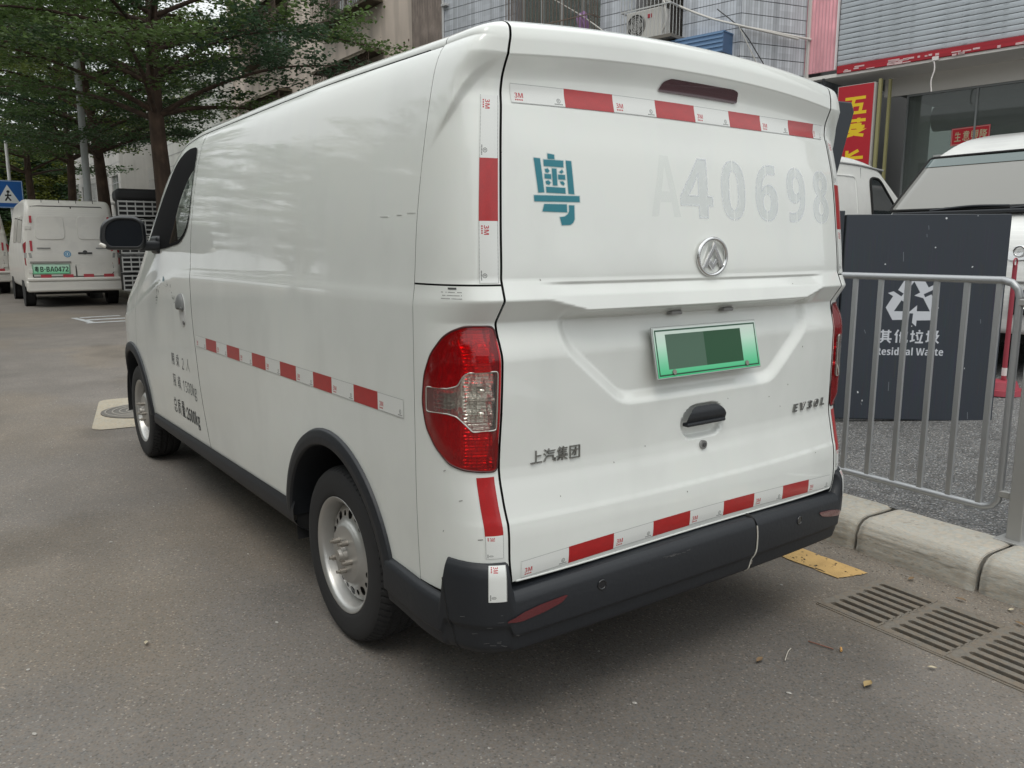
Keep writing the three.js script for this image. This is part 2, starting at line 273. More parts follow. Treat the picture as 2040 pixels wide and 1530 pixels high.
{
  const P = (a, z) => { const x = kerbX(z) + 0.30 + a; return [x, paveY(x), z]; };
  const g = merge([patch(P, 0, 9, -16, 8, 60, 160, { inner: [5, -5, 0], uv: (a, z, p) => [p[0] / 0.9, z / 0.9] }), patch(P, 9, 50, -16, 60, 30, 50, { inner: [20, -5, 0], uv: (a, z, p) => [p[0] / 0.9, z / 0.9] }), patch(P, 0, 50, -110, -16, 60, 90, { inner: [5, -5, -60], uv: (a, z, p) => [p[0] / 0.9, z / 0.9] }), patch(P, 0, 9, 8, 60, 12, 50, { inner: [5, -5, 30], uv: (a, z, p) => [p[0] / 0.9, z / 0.9] })]);
  tag(obj('pavement', tint(g, (x, y, z) => { const k = 0.82 + 0.5 * (fbm(x * 0.8 + 3, z * 0.8, 4, 51) - 0.35); return [k, k * 0.985, k * 0.965]; }), pavingMat), 'speckled grey pavement behind the metal railing', 'pavement', null, 'structure');
}
{   // kerb: one mesh per stone
  const k = tag(part('kerb', scene), 'row of pale rounded concrete kerb stones along the road', 'kerb', null, 'structure'); k.name = numbered('kerb');
  const prof = [[0, -0.12], [0.0, 0.0], [0.003, 0.06], [0.008, 0.095], [0.022, 0.124], [0.048, 0.145], [0.085, 0.153], [0.30, 0.153], [0.33, 0.146], [0.33, -0.12]];
  const variants = [0, 1, 2].map((s) => {
    const L = 0.54, n = 9, P = (u, v) => {
      const i = clamp(Math.floor(u), 0, prof.length - 2), f = u - i, e = Math.min(v, 1 - v) * L, r = sst(0, 0.03, e);
      let x = lerp(prof[i][0], prof[i + 1][0], f), y = lerp(prof[i][1], prof[i + 1][1], f); const wob = (fbm(u * 2 + s * 9, v * 5, 3, 61 + s) - 0.5) * 0.006;
      x += (1 - r) * 0.012 + wob; y -= (1 - r) * 0.010 - wob * 0.6; return [x, y, (v - 0.5) * L];
    };
    const body = patch(P, 0, prof.length - 1.001, 0, 1, 45, 26, { inner: [0.2, -0.02, 0], uv: (u, v, p) => [u * 0.16 + s * 0.37, p[2] + s * 0.2] });
    const cap = shapeOf(prof.map((p) => [p[0] + 0.01, p[1] - 0.006])), c1 = new THREE.ShapeGeometry(cap).translate(0, 0, L / 2 - 0.003), c2 = new THREE.ShapeGeometry(cap).rotateY(Math.PI).scale(-1, 1, 1).translate(0, 0, -L / 2 + 0.003);
    return merge([body, c1, c2]);
  });
  const mats = [0, 1, 2, 3].map((i) => { const m = kerbMat.clone(); const t = 0.86 + 0.09 * i; m.color = lin(t, t * 0.985, t * (0.95 + 0.012 * i)); return m; });
  let i = 0;
  for (let z = 3.355; z > -32; z -= 0.553) { const st = obj('kerb_stone', variants[i % 3], mats[(i * 7 + (i >> 1)) % 4], k); st.position.set(kerbX(z) + (hash2(i, 5) - 0.5) * 0.008, (hash2(i, 6) - 0.5) * 0.008, z); st.rotation.y = -0.055 + (hash2(i, 8) - 0.5) * 0.012; i++; }
}
{   // gutter grit along the kerb foot
  const r = rngOf(5), list = [], P = [];
  for (let i = 0; i < 900; i++) { const z = 3 - r() * 9, x = kerbX(z) - Math.abs(r() + r() - 1) * 0.16 - 0.004, s = 0.002 + r() * 0.0045; const g = new THREE.IcosahedronGeometry(s, 0).scale(1, 0.6, 1).translate(x, s * 0.35, z); list.push(g); }
  const m = tag(obj('grit', list, std([0.2, 0.18, 0.155], 0.95)), 'loose grit lying along the foot of the kerb', 'grit', null, 'stuff');
}
// painted markings
const paintMap = texOf(256, 256, (u, v, i, j) => { const w = fbm(u * 24, v * 24, 4, 91, 24), k = 0.93 + 0.14 * (fbm(u * 8, v * 8, 3, 93, 8) - 0.5), a = w > 0.29 ? 1 : 0; return [k, k, k, a]; });
const yellowPaint = std([0.62, 0.40, 0.155], 0.85, 0, { map: paintMap, alphaTest: 0.5, bumpMap: asphaltMaps.bump, bumpScale: 0.002 });
const whitePaint = std([0.62, 0.64, 0.65], 0.85, 0, { map: paintMap, alphaTest: 0.5 });
{
  const wav = (z) => (fbm(z * 9, 3, 3, 44) - 0.5) * 0.03;
  const strip = (a, w, z0, z1, end) => patch((u, z) => { const zz = z; return [kerbX(zz) - a + u, 0.004, zz]; }, 0, w, z0, z1, 10, 60, { clips: [(u, z) => u - 0.004 - Math.abs(wav(z)), (u, z) => w - 0.004 - u - Math.abs(wav(z + 7)), (u, z) => (end ? z1 - 0.02 - 0.05 * (1 - u / w) - Math.abs(wav(u * 6)) - z : 1)], inner: [0, -5, 0], uv: (u, z) => [u * 2.2, z * 2.2] });
  tag(obj('yellow_line', strip(0.355, 0.175, -1.25, -0.02, true), yellowPaint), 'worn yellow painted line beside the kerb behind the van', 'road marking', null, 'structure');
  const mk = (x, z, w, l, t) => box(w, 0.003, l).rotateY(t).translate(x, 0.0045, z);
  tag(obj('road_marking', [mk(0.95, -15.2, 1.0, 0.16, 0.1), mk(0.98, -15.9, 0.9, 0.2, 0.1), mk(0.92, -16.6, 0.75, 0.16, 0.12), mk(0.5, -15.9, 0.12, 1.3, 0.1)], whitePaint), 'faded white paint marks on the road behind the distant van', 'road marking', null, 'structure');
}
{   // drain grate: three cast panels over a real pit
  const g = thing('drain_grate', 'grey cast iron drain grate with rows of slots beside the kerb', 'drain grate', [gC[0], 0, gC[1]], gA);
  const iron = std([0.115, 0.108, 0.1], 0.72, 0.35, { bumpMap: concMaps.bump, bumpScale: 0.0015, map: concMaps.map });
  iron.color = lin(0.46, 0.42, 0.385);
  const slot = (x, z) => { const w = 0.0128, l = 0.224, o = []; for (let i = 0; i <= 6; i++) { const a = -Math.PI / 2 + Math.PI * i / 6; o.push([x + Math.sin(a) * w * 0 + Math.cos(Math.PI + Math.PI * i / 6) * w, z - l / 2 + w - Math.sin(Math.PI * i / 6) * w]); } for (let i = 0; i <= 6; i++) o.push([x + Math.cos(Math.PI * i / 6) * w, z + l / 2 - w + Math.sin(Math.PI * i / 6) * w]); return o; };
  for (let i = 0; i < 4; i++) {
    const holes = []; for (let k = 0; k < 7; k++) holes.push(slot(0.048 + k * 0.0535, 0.145));
    const pl = extr([[0.002, 0.001], [0.414, 0.001], [0.414, 0.2535], [0.002, 0.2535]], 0.026, 0.002, holes).rotateX(Math.PI / 2).translate(0, 0.006, 0);
    const m = obj('grate_panel', pl, iron, g); m.position.set(0.006, (hash2(i, 3) - 0.5) * 0.003, -0.008 + i * 0.2545);
  }
  obj('frame', [box(0.012, 0.05, gl, 0.004, -0.022, gl / 2), box(0.014, 0.05, gl, gw - 0.006, -0.022, gl / 2), box(gw, 0.05, 0.012, gw / 2, -0.022, 0.0), box(gw, 0.05, 0.012, gw / 2, -0.022, gl - 0.004)], iron, g);
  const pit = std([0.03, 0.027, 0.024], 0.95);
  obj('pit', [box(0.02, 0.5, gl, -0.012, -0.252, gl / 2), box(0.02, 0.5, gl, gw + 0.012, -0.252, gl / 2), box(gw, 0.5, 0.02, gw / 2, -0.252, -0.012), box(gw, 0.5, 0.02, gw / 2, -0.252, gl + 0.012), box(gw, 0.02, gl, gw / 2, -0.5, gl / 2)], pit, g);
}
{   // concrete patch with a manhole cover ahead of the van
  const edge = roundPoly([[-1.03, -5.05], [-0.1, -4.95], [0.15, -6.3], [-0.75, -6.42]], 0.12);
  const c = thing('manhole', 'round ribbed manhole cover set in a pale concrete patch', 'manhole', [0, 0, 0]);
  obj('concrete_collar', patch((x, z) => [x, 0.005, z], -1.1, 0.2, -6.5, -4.9, 26, 30, { clips: [inPoly(edge)], inner: [0, -3, -5], uv: (x, z) => [x, z] }), std([0.9, 0.84, 0.74], 0.9, 0, { map: concMaps.map }), c);
  const cov = std([0.16, 0.15, 0.135], 0.7, 0.3);
  obj('cover', cyl(0.34, 0.34, 0.012, 48, -0.52, 0.006, -5.66), cov, c);
  for (let i = 1; i < 6; i++) obj('cover_ring', new THREE.TorusGeometry(0.055 * i + 0.03, 0.008, 5, 48).rotateX(Math.PI / 2).translate(-0.52, 0.012, -5.66), std([0.3, 0.28, 0.25], 0.7, 0.2), c);
}
// ---------------------------------------------------------------- the white delivery van (rear at z = 0, nose towards -z)
const grime = texOf(512, 512, (u, v) => { const a = fbm(u * 5, v * 5, 5, 201, 5), b = fbm(u * 16, v * 8, 4, 207, 8), k = 1 - 0.03 * sst(0.45, 0.75, a) - 0.012 * sst(0.55, 0.8, b); return [k, k * 0.997, k * 0.988]; });
const coatRough = texOf(512, 512, (u, v) => { const a = fbm(u * 7, v * 7, 4, 221, 7), b = fbm(u * 60, v * 14, 3, 229, 14), k = 0.10 + 0.25 * sst(0.5, 0.8, a) + 0.2 * sst(0.6, 0.85, b); return [k, k, k]; }, false);
const paint = phy([0.775, 0.80, 0.785], { roughness: 0.55, clearcoat: 1, clearcoatRoughness: 0.35, map: grime, clearcoatRoughnessMap: coatRough });
const plastic = std([0.0150, 0.0172, 0.0215], 0.5, 0, { bumpMap: concMaps.bump, bumpScale: 0.0005 });
const plasticGrey = std([0.06, 0.062, 0.066], 0.5);
const blackGap = std([0.012, 0.012, 0.012], 0.9);
const rubber = std([0.022, 0.022, 0.023], 0.8);
const badgeMetal = std([0.30, 0.30, 0.29], 0.28, 0.9);
const chrome = std([0.72, 0.72, 0.72], 0.14, 1);
const blackGloss = phy([0.012, 0.013, 0.016], { roughness: 0.12, clearcoat: 0.6, clearcoatRoughness: 0.1 });
const IN = [0, 1, -2.2];

const prof = knots([[0.28, 0.868], [0.45, 0.884], [0.75, 0.892], [1.05, 0.892], [1.235, 0.891], [1.285, 0.885], [1.45, 0.876], [1.6, 0.862], [1.75, 0.842], [1.85, 0.824], [1.905, 0.805], [1.93, 0.786], [1.95, 0.755]]);
const YB = 0.8, YT = 1.985;
const topLine = knots([[-4.86, 0.62], [-4.80, 0.84], [-4.62, 1.00], [-4.35, 1.12], [-4.05, 1.235], [-3.5, 1.595], [-3.05, 1.865], [-2.75, 1.962], [-2.4, 1.983], [-1.2, 1.986], [-0.25, 1.967], [0.1, 1.955]]);
const squash = (z) => (topLine(z) - YB) / (YT - YB);
const unsq = (y, z) => (y <= YB ? y : YB + (y - YB) / squash(z));
const plan = (z) => { const t = Math.max(0, (-3.98 - z) / 0.86); return 1 - 0.34 * Math.pow(t, 2.5); };
const side = (z, y) => [-prof(Math.min(unsq(y, z), 1.95)) * plan(z) - 0, y, z];      // left flank
const zD = (y) => -0.232 + 0.02 * sst(1.3, 1.9, y);                               // seam between flank and rear corner
const zDoor = knots([[0.38, -2.325], [0.43, -2.342], [0.8, -2.445], [1.1, -2.490], [1.3, -2.485], [1.5, -2.460], [1.75, -2.415], [1.92, -2.36]]);

// tailgate: depth z over (x, y)
const ze = knots([[0.40, -0.005], [0.455, 0.015], [0.475, 0.026], [0.52, 0.031], [0.60, 0.029], [0.645, 0.024], [0.665, 0.018], [0.73, 0.002], [0.77, -0.007], [0.80, -0.010], [0.90, -0.008], [1.0, -0.006], [1.16, -0.006], [1.30, -0.008], [1.437, -0.02], [1.627, -0.042], [1.74, -0.064], [1.785, -0.074], [1.805, -0.073], [1.862, -0.053], [1.868, -0.050], [1.90, -0.050], [1.93, -0.056], [1.945, -0.070], [1.956, -0.095]]);
const bow = knots([[0.4, 0.035], [0.6, 0.038], [0.8, 0.045], [1.0, 0.042], [1.35, 0.05], [1.6, 0.05], [1.85, 0.045], [1.95, 0.04]]);
const seamX = knots([[0.42, 0.71], [0.455, 0.738], [0.49, 0.750], [0.56, 0.757], [0.64, 0.756], [0.71, 0.760], [0.80, 0.762], [0.96, 0.756], [1.09, 0.753], [1.188, 0.759], [1.238, 0.758], [1.297, 0.7555], [1.437, 0.7485], [1.627, 0.7345], [1.794, 0.712], [1.87, 0.706], [1.92, 0.698], [1.96, 0.694]]);
const ramp = (a, b, x, r = 0.003) => { const f = (t) => clamp((t - a) / (b - a), 0, 1); return (f(x - r) + f(x) + f(x + r)) / 3; };
const plateDip = inPoly(roundPoly([[-0.585, 1.24], [-0.565, 1.10], [-0.355, 0.925], [0.355, 0.925], [0.565, 1.10], [0.585, 1.24]], 0.05));
const handleC = [0.0, 0.842];
const handleDip = inPoly(roundPoly([[-0.098, -0.02, 0.03], [-0.07, -0.055, 0.03], [0.07, -0.055, 0.03], [0.098, -0.02, 0.03], [0.098, 0.02, 0.03], [0.06, 0.055, 0.03], [-0.06, 0.055, 0.03], [-0.098, 0.02, 0.03]].map((p) => [p[0] + handleC[0], p[1] + handleC[1], p[2]]), 0.03));
const archBy = (x, w) => 0.028 * Math.max(0, 1 - (x / 0.72) ** 2) * sst(1.68, 1.80, w) + 0.028 * Math.max(0, 1 - (x / 0.75) ** 2) * sst(0.62, 0.50, w);   // rows of the tailgate rise towards the middle
const arched = (x, y) => { let w = y; for (let i = 0; i < 5; i++) w = y - archBy(x, w); return w; };
function zt(x, y) {
  const ax = Math.abs(x), e = 1 - Math.pow(Math.min(1.2, ax / 0.757), 2.3);
  let z = ze(arched(x, y)) + bow(y) * e;
  const yb = lerp(1.213, 1.246, ramp(0.50, 0.62, ax, 0.008)), mid = 1 - ramp(0.48, 0.62, ax, 0.01);   // brow over the number plate
  const up = ramp(1.300, yb, y) * ramp(1.188, yb, y) * (0.020 + 0.004 * mid) - 0.022 * (1 - ramp(1.188, yb, y)) * sst(1.08, 1.186, y);
  z += up;
  z -= 0.0065 * ramp(1.292, 1.2845, y, 0.001) * (1 - ramp(1.2845, 1.255, y)) * (1 - sst(0.54, 0.66, ax));   // crease line under the emblem
  const d = plateDip(x, y); z -= 0.022 * sst(0.0, 0.045, d) * (1 - ramp(1.188, yb, y));
  const h = handleDip(x, y); z -= 0.026 * ramp(0.0, 0.010, h);
  return z;
}
const tail = (x, y) => [x, y, zt(x, y)];
const shoulder = (y) => { const h = YB + (1.926 - YB) * squash(-0.22), H = topLine(-0.22) + 0.012, f = clamp((y - h) / (H - h), 0, 1); return y < h ? Math.max(0.786, prof(unsq(y, -0.2))) : 0.786 * Math.pow(1 - Math.pow(f, 2 / 0.7), 0.31); };
// rear corner (left): t = 0 at the tailgate seam, 1 at the flank
function corner(t, y) {
  const xs = seamX(y) + 0.004, zs = zt(-xs, y), sl = (zt(-xs, y) - zt(-xs + 0.02, y)) / 0.02;
  const A = [-xs, zs], Dx = -shoulder(y), D = [Dx, zD(y)], w = xs + Dx;       // w < 0
  const yc = 1.864 - 0.22 * Math.pow(clamp(t, 0, 1), 1.25), ear = sst(yc - 0.008 - 0.04 * t, yc + 0.006 + 0.012 * t, y);
  const k1 = lerp(0.72, 1.02, ear), k2 = lerp(0.62, 0.92, ear);
  const B = [A[0] + w * k1, A[1] + sl * Math.abs(w) * 0.5], C = [D[0], D[1] + (A[1] - D[1]) * k2];
  const q = 1 - t, f = (i) => q * q * q * A[i] + 3 * q * q * t * B[i] + 3 * q * t * t * C[i] + t * t * t * D[i];
  return [f(0), y, f(1)];
}
const cornerL = 0.36;   // metres of arc for t = 1
const lampPoly = roundPoly([[0.008, 1.178], [0.33, 1.180], [0.50, 1.166], [0.62, 1.148], [0.78, 1.103], [0.862, 1.045], [0.892, 0.968], [0.846, 0.900], [0.732, 0.851], [0.564, 0.811], [0.40, 0.799], [0.20, 0.794], [0.008, 0.792]].map((p) => [p[0] * cornerL, p[1]]), 0.02);
const clearPoly = roundPoly([[0.056, 1.064], [0.34, 1.062], [0.40, 1.05], [0.45, 1.026], [0.56, 1.017], [0.80, 1.015], [0.80, 0.948], [0.56, 0.950], [0.46, 0.945], [0.34, 0.918], [0.29, 0.905], [0.056, 0.908]].map((p) => [p[0] * cornerL, p[1]]), 0.008);
const inLamp = inPoly(lampPoly), inClear = inPoly(clearPoly);
const lampAt = (t, y) => inLamp(t * cornerL, y), clearAt = (t, y) => inClear(t * cornerL, y);

const WR = { z: -0.836, y: 0.318, R: 0.452, r: 0.392 }, WF = { z: -4.0, y: 0.318, R: 0.462, r: 0.40 };
const outArch = (w, k = 0.03) => (z, y) => Math.hypot(z - w.z, y - w.y) - w.R + k;
const winPoly = roundPoly([[-2.440, 1.858, 0.05], [-2.505, 1.49, 0.12], [-2.66, 1.412, 0.12], [-3.0, 1.386], [-3.56, 1.372, 0.05], [-3.20, 1.60, 0.2], [-2.87, 1.80, 0.2], [-2.66, 1.866, 0.12]], 0.03);
const inWin = inPoly(winPoly);
const inGlass = inPoly(roundPoly([[-2.456, 1.760, 0.02], [-2.515, 1.50, 0.1], [-2.665, 1.425, 0.1], [-2.90, 1.402, 0.02], [-2.79, 1.50, 0.05], [-2.69, 1.62, 0.08], [-2.56, 1.715, 0.06]], 0.03));
const sillY = (z) => lerp(0.415, 0.385, clamp((-1.2 - z) / 2.25, 0, 1));
const van = thing('delivery_van', 'white delivery van parked at the kerb with red and white reflective strips', 'van');
const uvSide = (z, y) => [z * 0.5, y * 0.5];
function both(name, g, mat, parent = van, label) { const a = obj(name, g, mat, parent), b = obj(name, mirrorX(g), mat, parent); if (label) { a.userData.label = label; b.userData.label = label; } return [a, b]; }

// flanks
{
  const top = (z, y) => YB + (1.922 - YB) * squash(z) - y;
  const rear = patch(side, -2.58, -0.2, 0.36, 1.97, 120, 84, { clips: [top, (z, y) => zD(y) - 0.002 - z, (z, y) => z - zDoor(y) - 0.004, outArch(WR), (z, y) => y - sillY(z) + 0.03], inner: IN, uv: uvSide });
  both('side_panel', rear, paint);
  const zF = (y) => -3.86 + 0.1 * sst(0.7, 1.3, y);
  const door = patch(side, -3.9, -2.3, 0.36, 1.97, 76, 84, { clips: [top, (z, y) => zDoor(y) - 0.003 - z, (z, y) => z - zF(y) - 0.002, (z, y) => -inWin(z, y), outArch(WF), (z, y) => y - sillY(z) + 0.03], inner: IN, uv: uvSide });
  const fend = patch(side, -4.845, -3.7, 0.30, 1.45, 60, 60, { clips: [top, (z, y) => zF(y) - 0.002 - z, outArch(WF), (z, y) => -inWin(z, y)], inner: IN, uv: uvSide });
  both('front_wing', fend, paint);
  for (const s of [0, 1]) {
    const M = s ? mirrorX : (g) => g, d = obj('door', M(door), paint, van);
    const frame = patch(offset(side, 0.003, IN), -3.6, -2.40, 1.3, 1.95, 90, 54, { clips: [(z, y) => inWin(z, y) + 0.006, (z, y) => -inGlass(z, y)], inner: IN });
    obj('window_frame', M(frame), phy([0.010, 0.010, 0.011], { roughness: 0.8, specularIntensity: 0.15 }), d);  // black trim; the shade of the deep recess is put into its colour too
    const glass = patch(offset(side, -0.006, IN), -3.6, -2.40, 1.3, 1.95, 40, 24, { clips: [(z, y) => inGlass(z, y) + 0.012], inner: IN });
    obj('window_glass', M(glass), phy([0.90, 0.94, 0.92], { roughness: 0, transmission: 1, thickness: 0, ior: 1.5 }), d);
    const hz = -2.665, hy = 1.09, hp = side(hz, hy);
    obj('handle_cup', M(new THREE.SphereGeometry(1, 24, 16).scale(0.008, 0.088, 0.062).translate(hp[0] - 0.0, hy - 0.025, hz)), phy([0.62, 0.63, 0.62], { roughness: 0.4, clearcoat: 0.5 }), d);
    const flap = new THREE.SphereGeometry(1, 28, 16, 0, Math.PI * 2, 0, Math.PI / 2).scale(0.028, 0.072, 0.054).translate(hp[0] - 0.004, hy - 0.01, hz);
    obj('door_handle', M(merge([flap, rbox(0.03, 0.02, 0.1, 0.008, hp[0] - 0.008, hy - 0.012, hz)])), std([0.16, 0.165, 0.165], 0.45), d);
    obj('key_lock', M(cyl(0.011, 0.011, 0.008, 16, side(hz, hy - 0.085)[0] - 0.003, hy - 0.087, hz + 0.028, 'x')), std([0.2, 0.2, 0.2], 0.4, 0.6), d);
  }
  // dark seam gaskets behind the panel gaps
  const seam = (fn, v0, v1, n = 40, r = 0.007) => { const pts = []; for (let i = 0; i <= n; i++) pts.push(fn(lerp(v0, v1, i / n))); return tube(pts, r, n * 2, 5); };
  const inset = (P, d) => offset(P, -d, IN);
  const sIn = inset(side, 0.009), cIn = inset(corner, 0.010);
  const sg = [seam((y) => sIn(zDoor(y), y), 0.40, 1.88), seam((y) => sIn(zF(y), y), 0.72, 1.3), seam((y) => sIn(zD(y) - 0.0005, y), 0.46, 1.90, 40, 0.006), seam((t) => cIn(t, 1.2865), 0.0, 1.0, 24, 0.007), seam((y) => { const p = cIn(-0.012, y); return [p[0] + 0.002, p[1], p[2] - 0.010]; }, 0.47, 1.95, 80, 0.012)];
  both('seam_gasket', merge(sg), blackGap);
}
// roof and windscreen
{
  const gut = [0.792, 1.9], ctr = (s) => { const a = s * Math.PI / 2; return [0.786 * Math.pow(Math.max(0, Math.cos(a)), 0.62), Math.sin(a)]; };
  const roof = (z, s) => { const c = ctr(clamp(s, 0, 1)), h = YB + (1.926 - YB) * squash(z), H = topLine(z) + 0.012; return [-c[0] * plan(z) * (s > 1 ? 1 - (s - 1) : 1), h + (H - h) * Math.pow(c[1], 0.7) , z]; };
  const full = (z, s) => { const p = roof(z, s <= 1 ? s : 2 - s); return s <= 1 ? p : [-p[0], p[1], p[2]]; };
  obj('roof', patch(full, -2.86, -0.215, 0.0, 2.0, 90, 80, { inner: IN, uv: (z, s) => [z * 0.5, s * 0.8] }), paint, van);
  obj('bonnet', patch(full, -4.845, -4.09, 0.0, 2.0, 40, 60, { inner: [0, 0, -4], uv: (z, s) => [z * 0.5, s * 0.8] }), paint, van);
  const ws = (z, s) => full(z, s);
  obj('windscreen', patch(ws, -4.09, -2.86, 0.20, 1.80, 30, 40, { inner: [0, 0.6, -3] }), phy([0.86, 0.92, 0.90], { roughness: 0, transmission: 1, thickness: 0, ior: 1.5 }), van);
  both('windscreen_pillar', patch(ws, -4.09, -2.86, 0.0, 0.20, 30, 8, { inner: [0, 0.6, -3] }), paint);
  both('roof_gutter', tube(Array.from({ length: 30 }, (_, i) => { const z = lerp(-3.9, -0.29, i / 29), h = YB + (1.923 - YB) * squash(z); return [-prof(1.923) * plan(z) + 0.004, h + 0.001, z]; }), 0.0038, 90, 5), blackGap);
  // front end, closed below the bonnet
  const nose = (x, y) => [x, y, -4.845 - 0.05 * (1 - (x / 0.55) ** 2)];
  obj('front_bumper', patch(nose, -0.56, 0.56, 0.25, 0.86, 20, 16, { inner: [0, 0.6, -3] }), paint, van);
}
// cab inside, seen through the door glass
{
  const dark = std([0.03, 0.03, 0.032], 0.85), cab = part('cab', van);
  obj('bulkhead', rbox(1.5, 1.35, 0.03, 0.01, 0, 1.1, -2.34), std([0.10, 0.10, 0.10], 0.8), cab);
  obj('dashboard', [rbox(1.5, 0.24, 0.5, 0.08, 0, 1.16, -3.72), rbox(1.45, 0.5, 0.35, 0.1, 0, 0.85, -3.85)], dark, cab);
  for (const x of [-0.42, 0.42]) obj('seat', [rbox(0.5, 0.14, 0.5, 0.06, x, 0.86, -2.95), rbox(0.48, 0.55, 0.12, 0.06, x, 1.12, -2.62)], std([0.05, 0.05, 0.055], 0.9), cab);
  obj('steering_wheel', new THREE.TorusGeometry(0.18, 0.017, 8, 28).rotateX(-0.9).translate(-0.42, 1.24, -3.42), dark, cab);
  obj('cab_floor', box(1.6, 0.04, 1.9, 0, 0.52, -3.3), dark, cab);
  obj('sticker', box(0.16, 0.09, 0.003).translate(0.18, 1.335, -3.95), std([0.75, 0.33, 0.04], 0.7), cab);
}
// tailgate
{
  const edge = (x, y) => seamX(y) - 0.003 - Math.abs(x), footY = (x) => 0.474 + 0.028 * Math.max(0, 1 - (x / 0.75) ** 2) + 0.012 * Math.pow(Math.abs(x) / 0.75, 4), foot = (x, y) => y - footY(x);
  const g = patch((x, w) => tail(x, w + archBy(x, w)), -0.78, 0.78, 0.46, 1.956, 130, 620, { clips: [(x, w) => edge(x, w + archBy(x, w)), (x, w) => foot(x, w + archBy(x, w))], inner: [0, 1.1, -2], uv: (x, y) => [x * 0.5 + 0.37, y * 0.5] });
  const tg = obj('tailgate', g, paint, van);
  // top of the spoiler running into the roof
  obj('spoiler_top', patch((x, s) => { const a = 0.028 * (1 - (x / 0.72) ** 2), y0 = 1.956 + a, z0 = zt(x, y0), k = s; return [x, lerp(y0, 1.958 + a * 0.7, k) + 0.006 * Math.sin(k * Math.PI), lerp(z0, -0.26, k)]; }, -0.69, 0.69, 0, 1, 60, 14, { inner: [0, 1, -0.1], uv: (x, s) => [x * 0.5, s] }), paint, tg);
  const rim = []; for (let i = 0; i <= 60; i++) { const x = lerp(-0.735, 0.735, i / 60); rim.push([x, footY(x), zt(x, footY(x) + 0.002) - 0.002]); }
  obj('bottom_hem', tube(rim, 0.004, 90, 6), paint, tg);
  // high brake lamp
  const blP = inPoly(roundPoly([[-0.186, 1.830], [-0.168, 1.858], [-0.14, 1.868], [0.14, 1.868], [0.166, 1.862], [0.170, 1.830]], 0.008));
  const brakeBase = (x, y) => [x, y, zt(x, y) + 0.004];
  obj('brake_lamp', [patch(brakeBase, -0.2, 0.2, 1.82, 1.88, 60, 20, { clips: [blP], inner: [0, 1.8, -2] })], phy([0.055, 0.012, 0.018], { roughness: 0.15, clearcoat: 1, clearcoatRoughness: 0.05 }), tg);
  // handle flap, lock, number plate
  const hf = patch((x, y) => [x, y, zt(x, 0.90) + 0.004 + 0.012 * sst(0.905, 0.87, y) - 0.006 * sst(0.86, 0.84, y)], -0.11, 0.11, 0.82, 0.905, 40, 20, { clips: [(x, y) => handleDip(x, y) - 0.004, (x, y) => y - 0.838], inner: [0, 0.8, -2] });
  obj('handle', [hf, rbox(0.18, 0.012, 0.026, 0.005, 0, 0.838, zt(0, 0.90) + 0.004)], plastic, tg);
  obj('key_lock', [cyl(0.014, 0.014, 0.012, 24, -0.005, 0.765, zt(0, 0.765) + 0.003, 'z')], std([0.35, 0.35, 0.35], 0.35, 0.8), tg);
  obj('lock_core', cyl(0.007, 0.007, 0.015, 16, -0.005, 0.765, zt(0, 0.765) + 0.004, 'z'), std([0.12, 0.12, 0.12], 0.5, 0.6), tg);
  for (const x of [-0.12, 0.12]) obj('plate_lamp', rbox(0.05, 0.012, 0.024, 0.005, x, 1.188, zt(x, 1.16) + 0.010), std([0.3, 0.3, 0.3], 0.5), tg);
  const plate = part('number_plate', tg, 'pale green number plate with hidden characters');
  const pt = canvasTex(512, 168, (c, w, h) => {
    const g = c.createLinearGradient(0, 0, 0, h); g.addColorStop(0, '#dfe7e2'); g.addColorStop(0.35, '#c4e6d2'); g.addColorStop(1, '#3fbf80'); c.fillStyle = g; c.fillRect(0, 0, w, h);
    c.fillStyle = '#466552'; c.fillRect(52, 22, 184, h - 48); c.fillStyle = '#0d4a27'; c.fillRect(236, 22, 190, h - 48);
    c.strokeStyle = '#16472e'; c.lineWidth = 5; c.strokeRect(8, 8, w - 16, h - 16);
  });
  plate.position.set(0.003, 1.072, zt(0, 1.07) + 0.026); plate.rotation.x = -0.22;
  const sheet = patch((x, y) => [x, y, 0.0042], -0.238, 0.238, -0.074, 0.074, 2, 2, { inner: [0, 0, -2], uv: (x, y) => [(x + 0.238) / 0.476, (y + 0.074) / 0.148] });
  obj('plate_face', sheet, std(0xffffff, 0.4, 0, { map: pt }), plate);
  obj('plate_rim', [rbox(0.486, 0.158, 0.006, 0.003, 0, 0, 0)], std([0.5, 0.52, 0.5], 0.35, 0.8), plate);
  for (const x of [-0.17, 0.17]) obj('plate_bolt', cyl(0.008, 0.008, 0.006, 12, x, -0.06, 0.005, 'z'), std([0.3, 0.28, 0.25], 0.5, 0.7), plate);
  // emblem: ring with a folded mark
  const em = part('emblem', tg, 'chrome oval emblem with a folded triangle mark'), ez = zt(0.0, 1.355) + 0.006;
  obj('emblem_ring', new THREE.TorusGeometry(0.058, 0.0062, 10, 56).scale(1.1, 0.95, 1).translate(0.0, 1.355, ez), chrome, em);
  const barG = (a, b, w) => { const dx = b[0] - a[0], dy = b[1] - a[1], l = Math.hypot(dx, dy); return new THREE.CylinderGeometry(0.0, w, w * 1.2, 4, 1).rotateY(Math.PI / 4).scale(l / w / 1.41, 0.7, 0.8).rotateX(Math.PI / 2).rotateZ(Math.atan2(dy, dx)).translate(0 + (a[0] + b[0]) / 2, 1.355 + (a[1] + b[1]) / 2, ez + 0.001); };
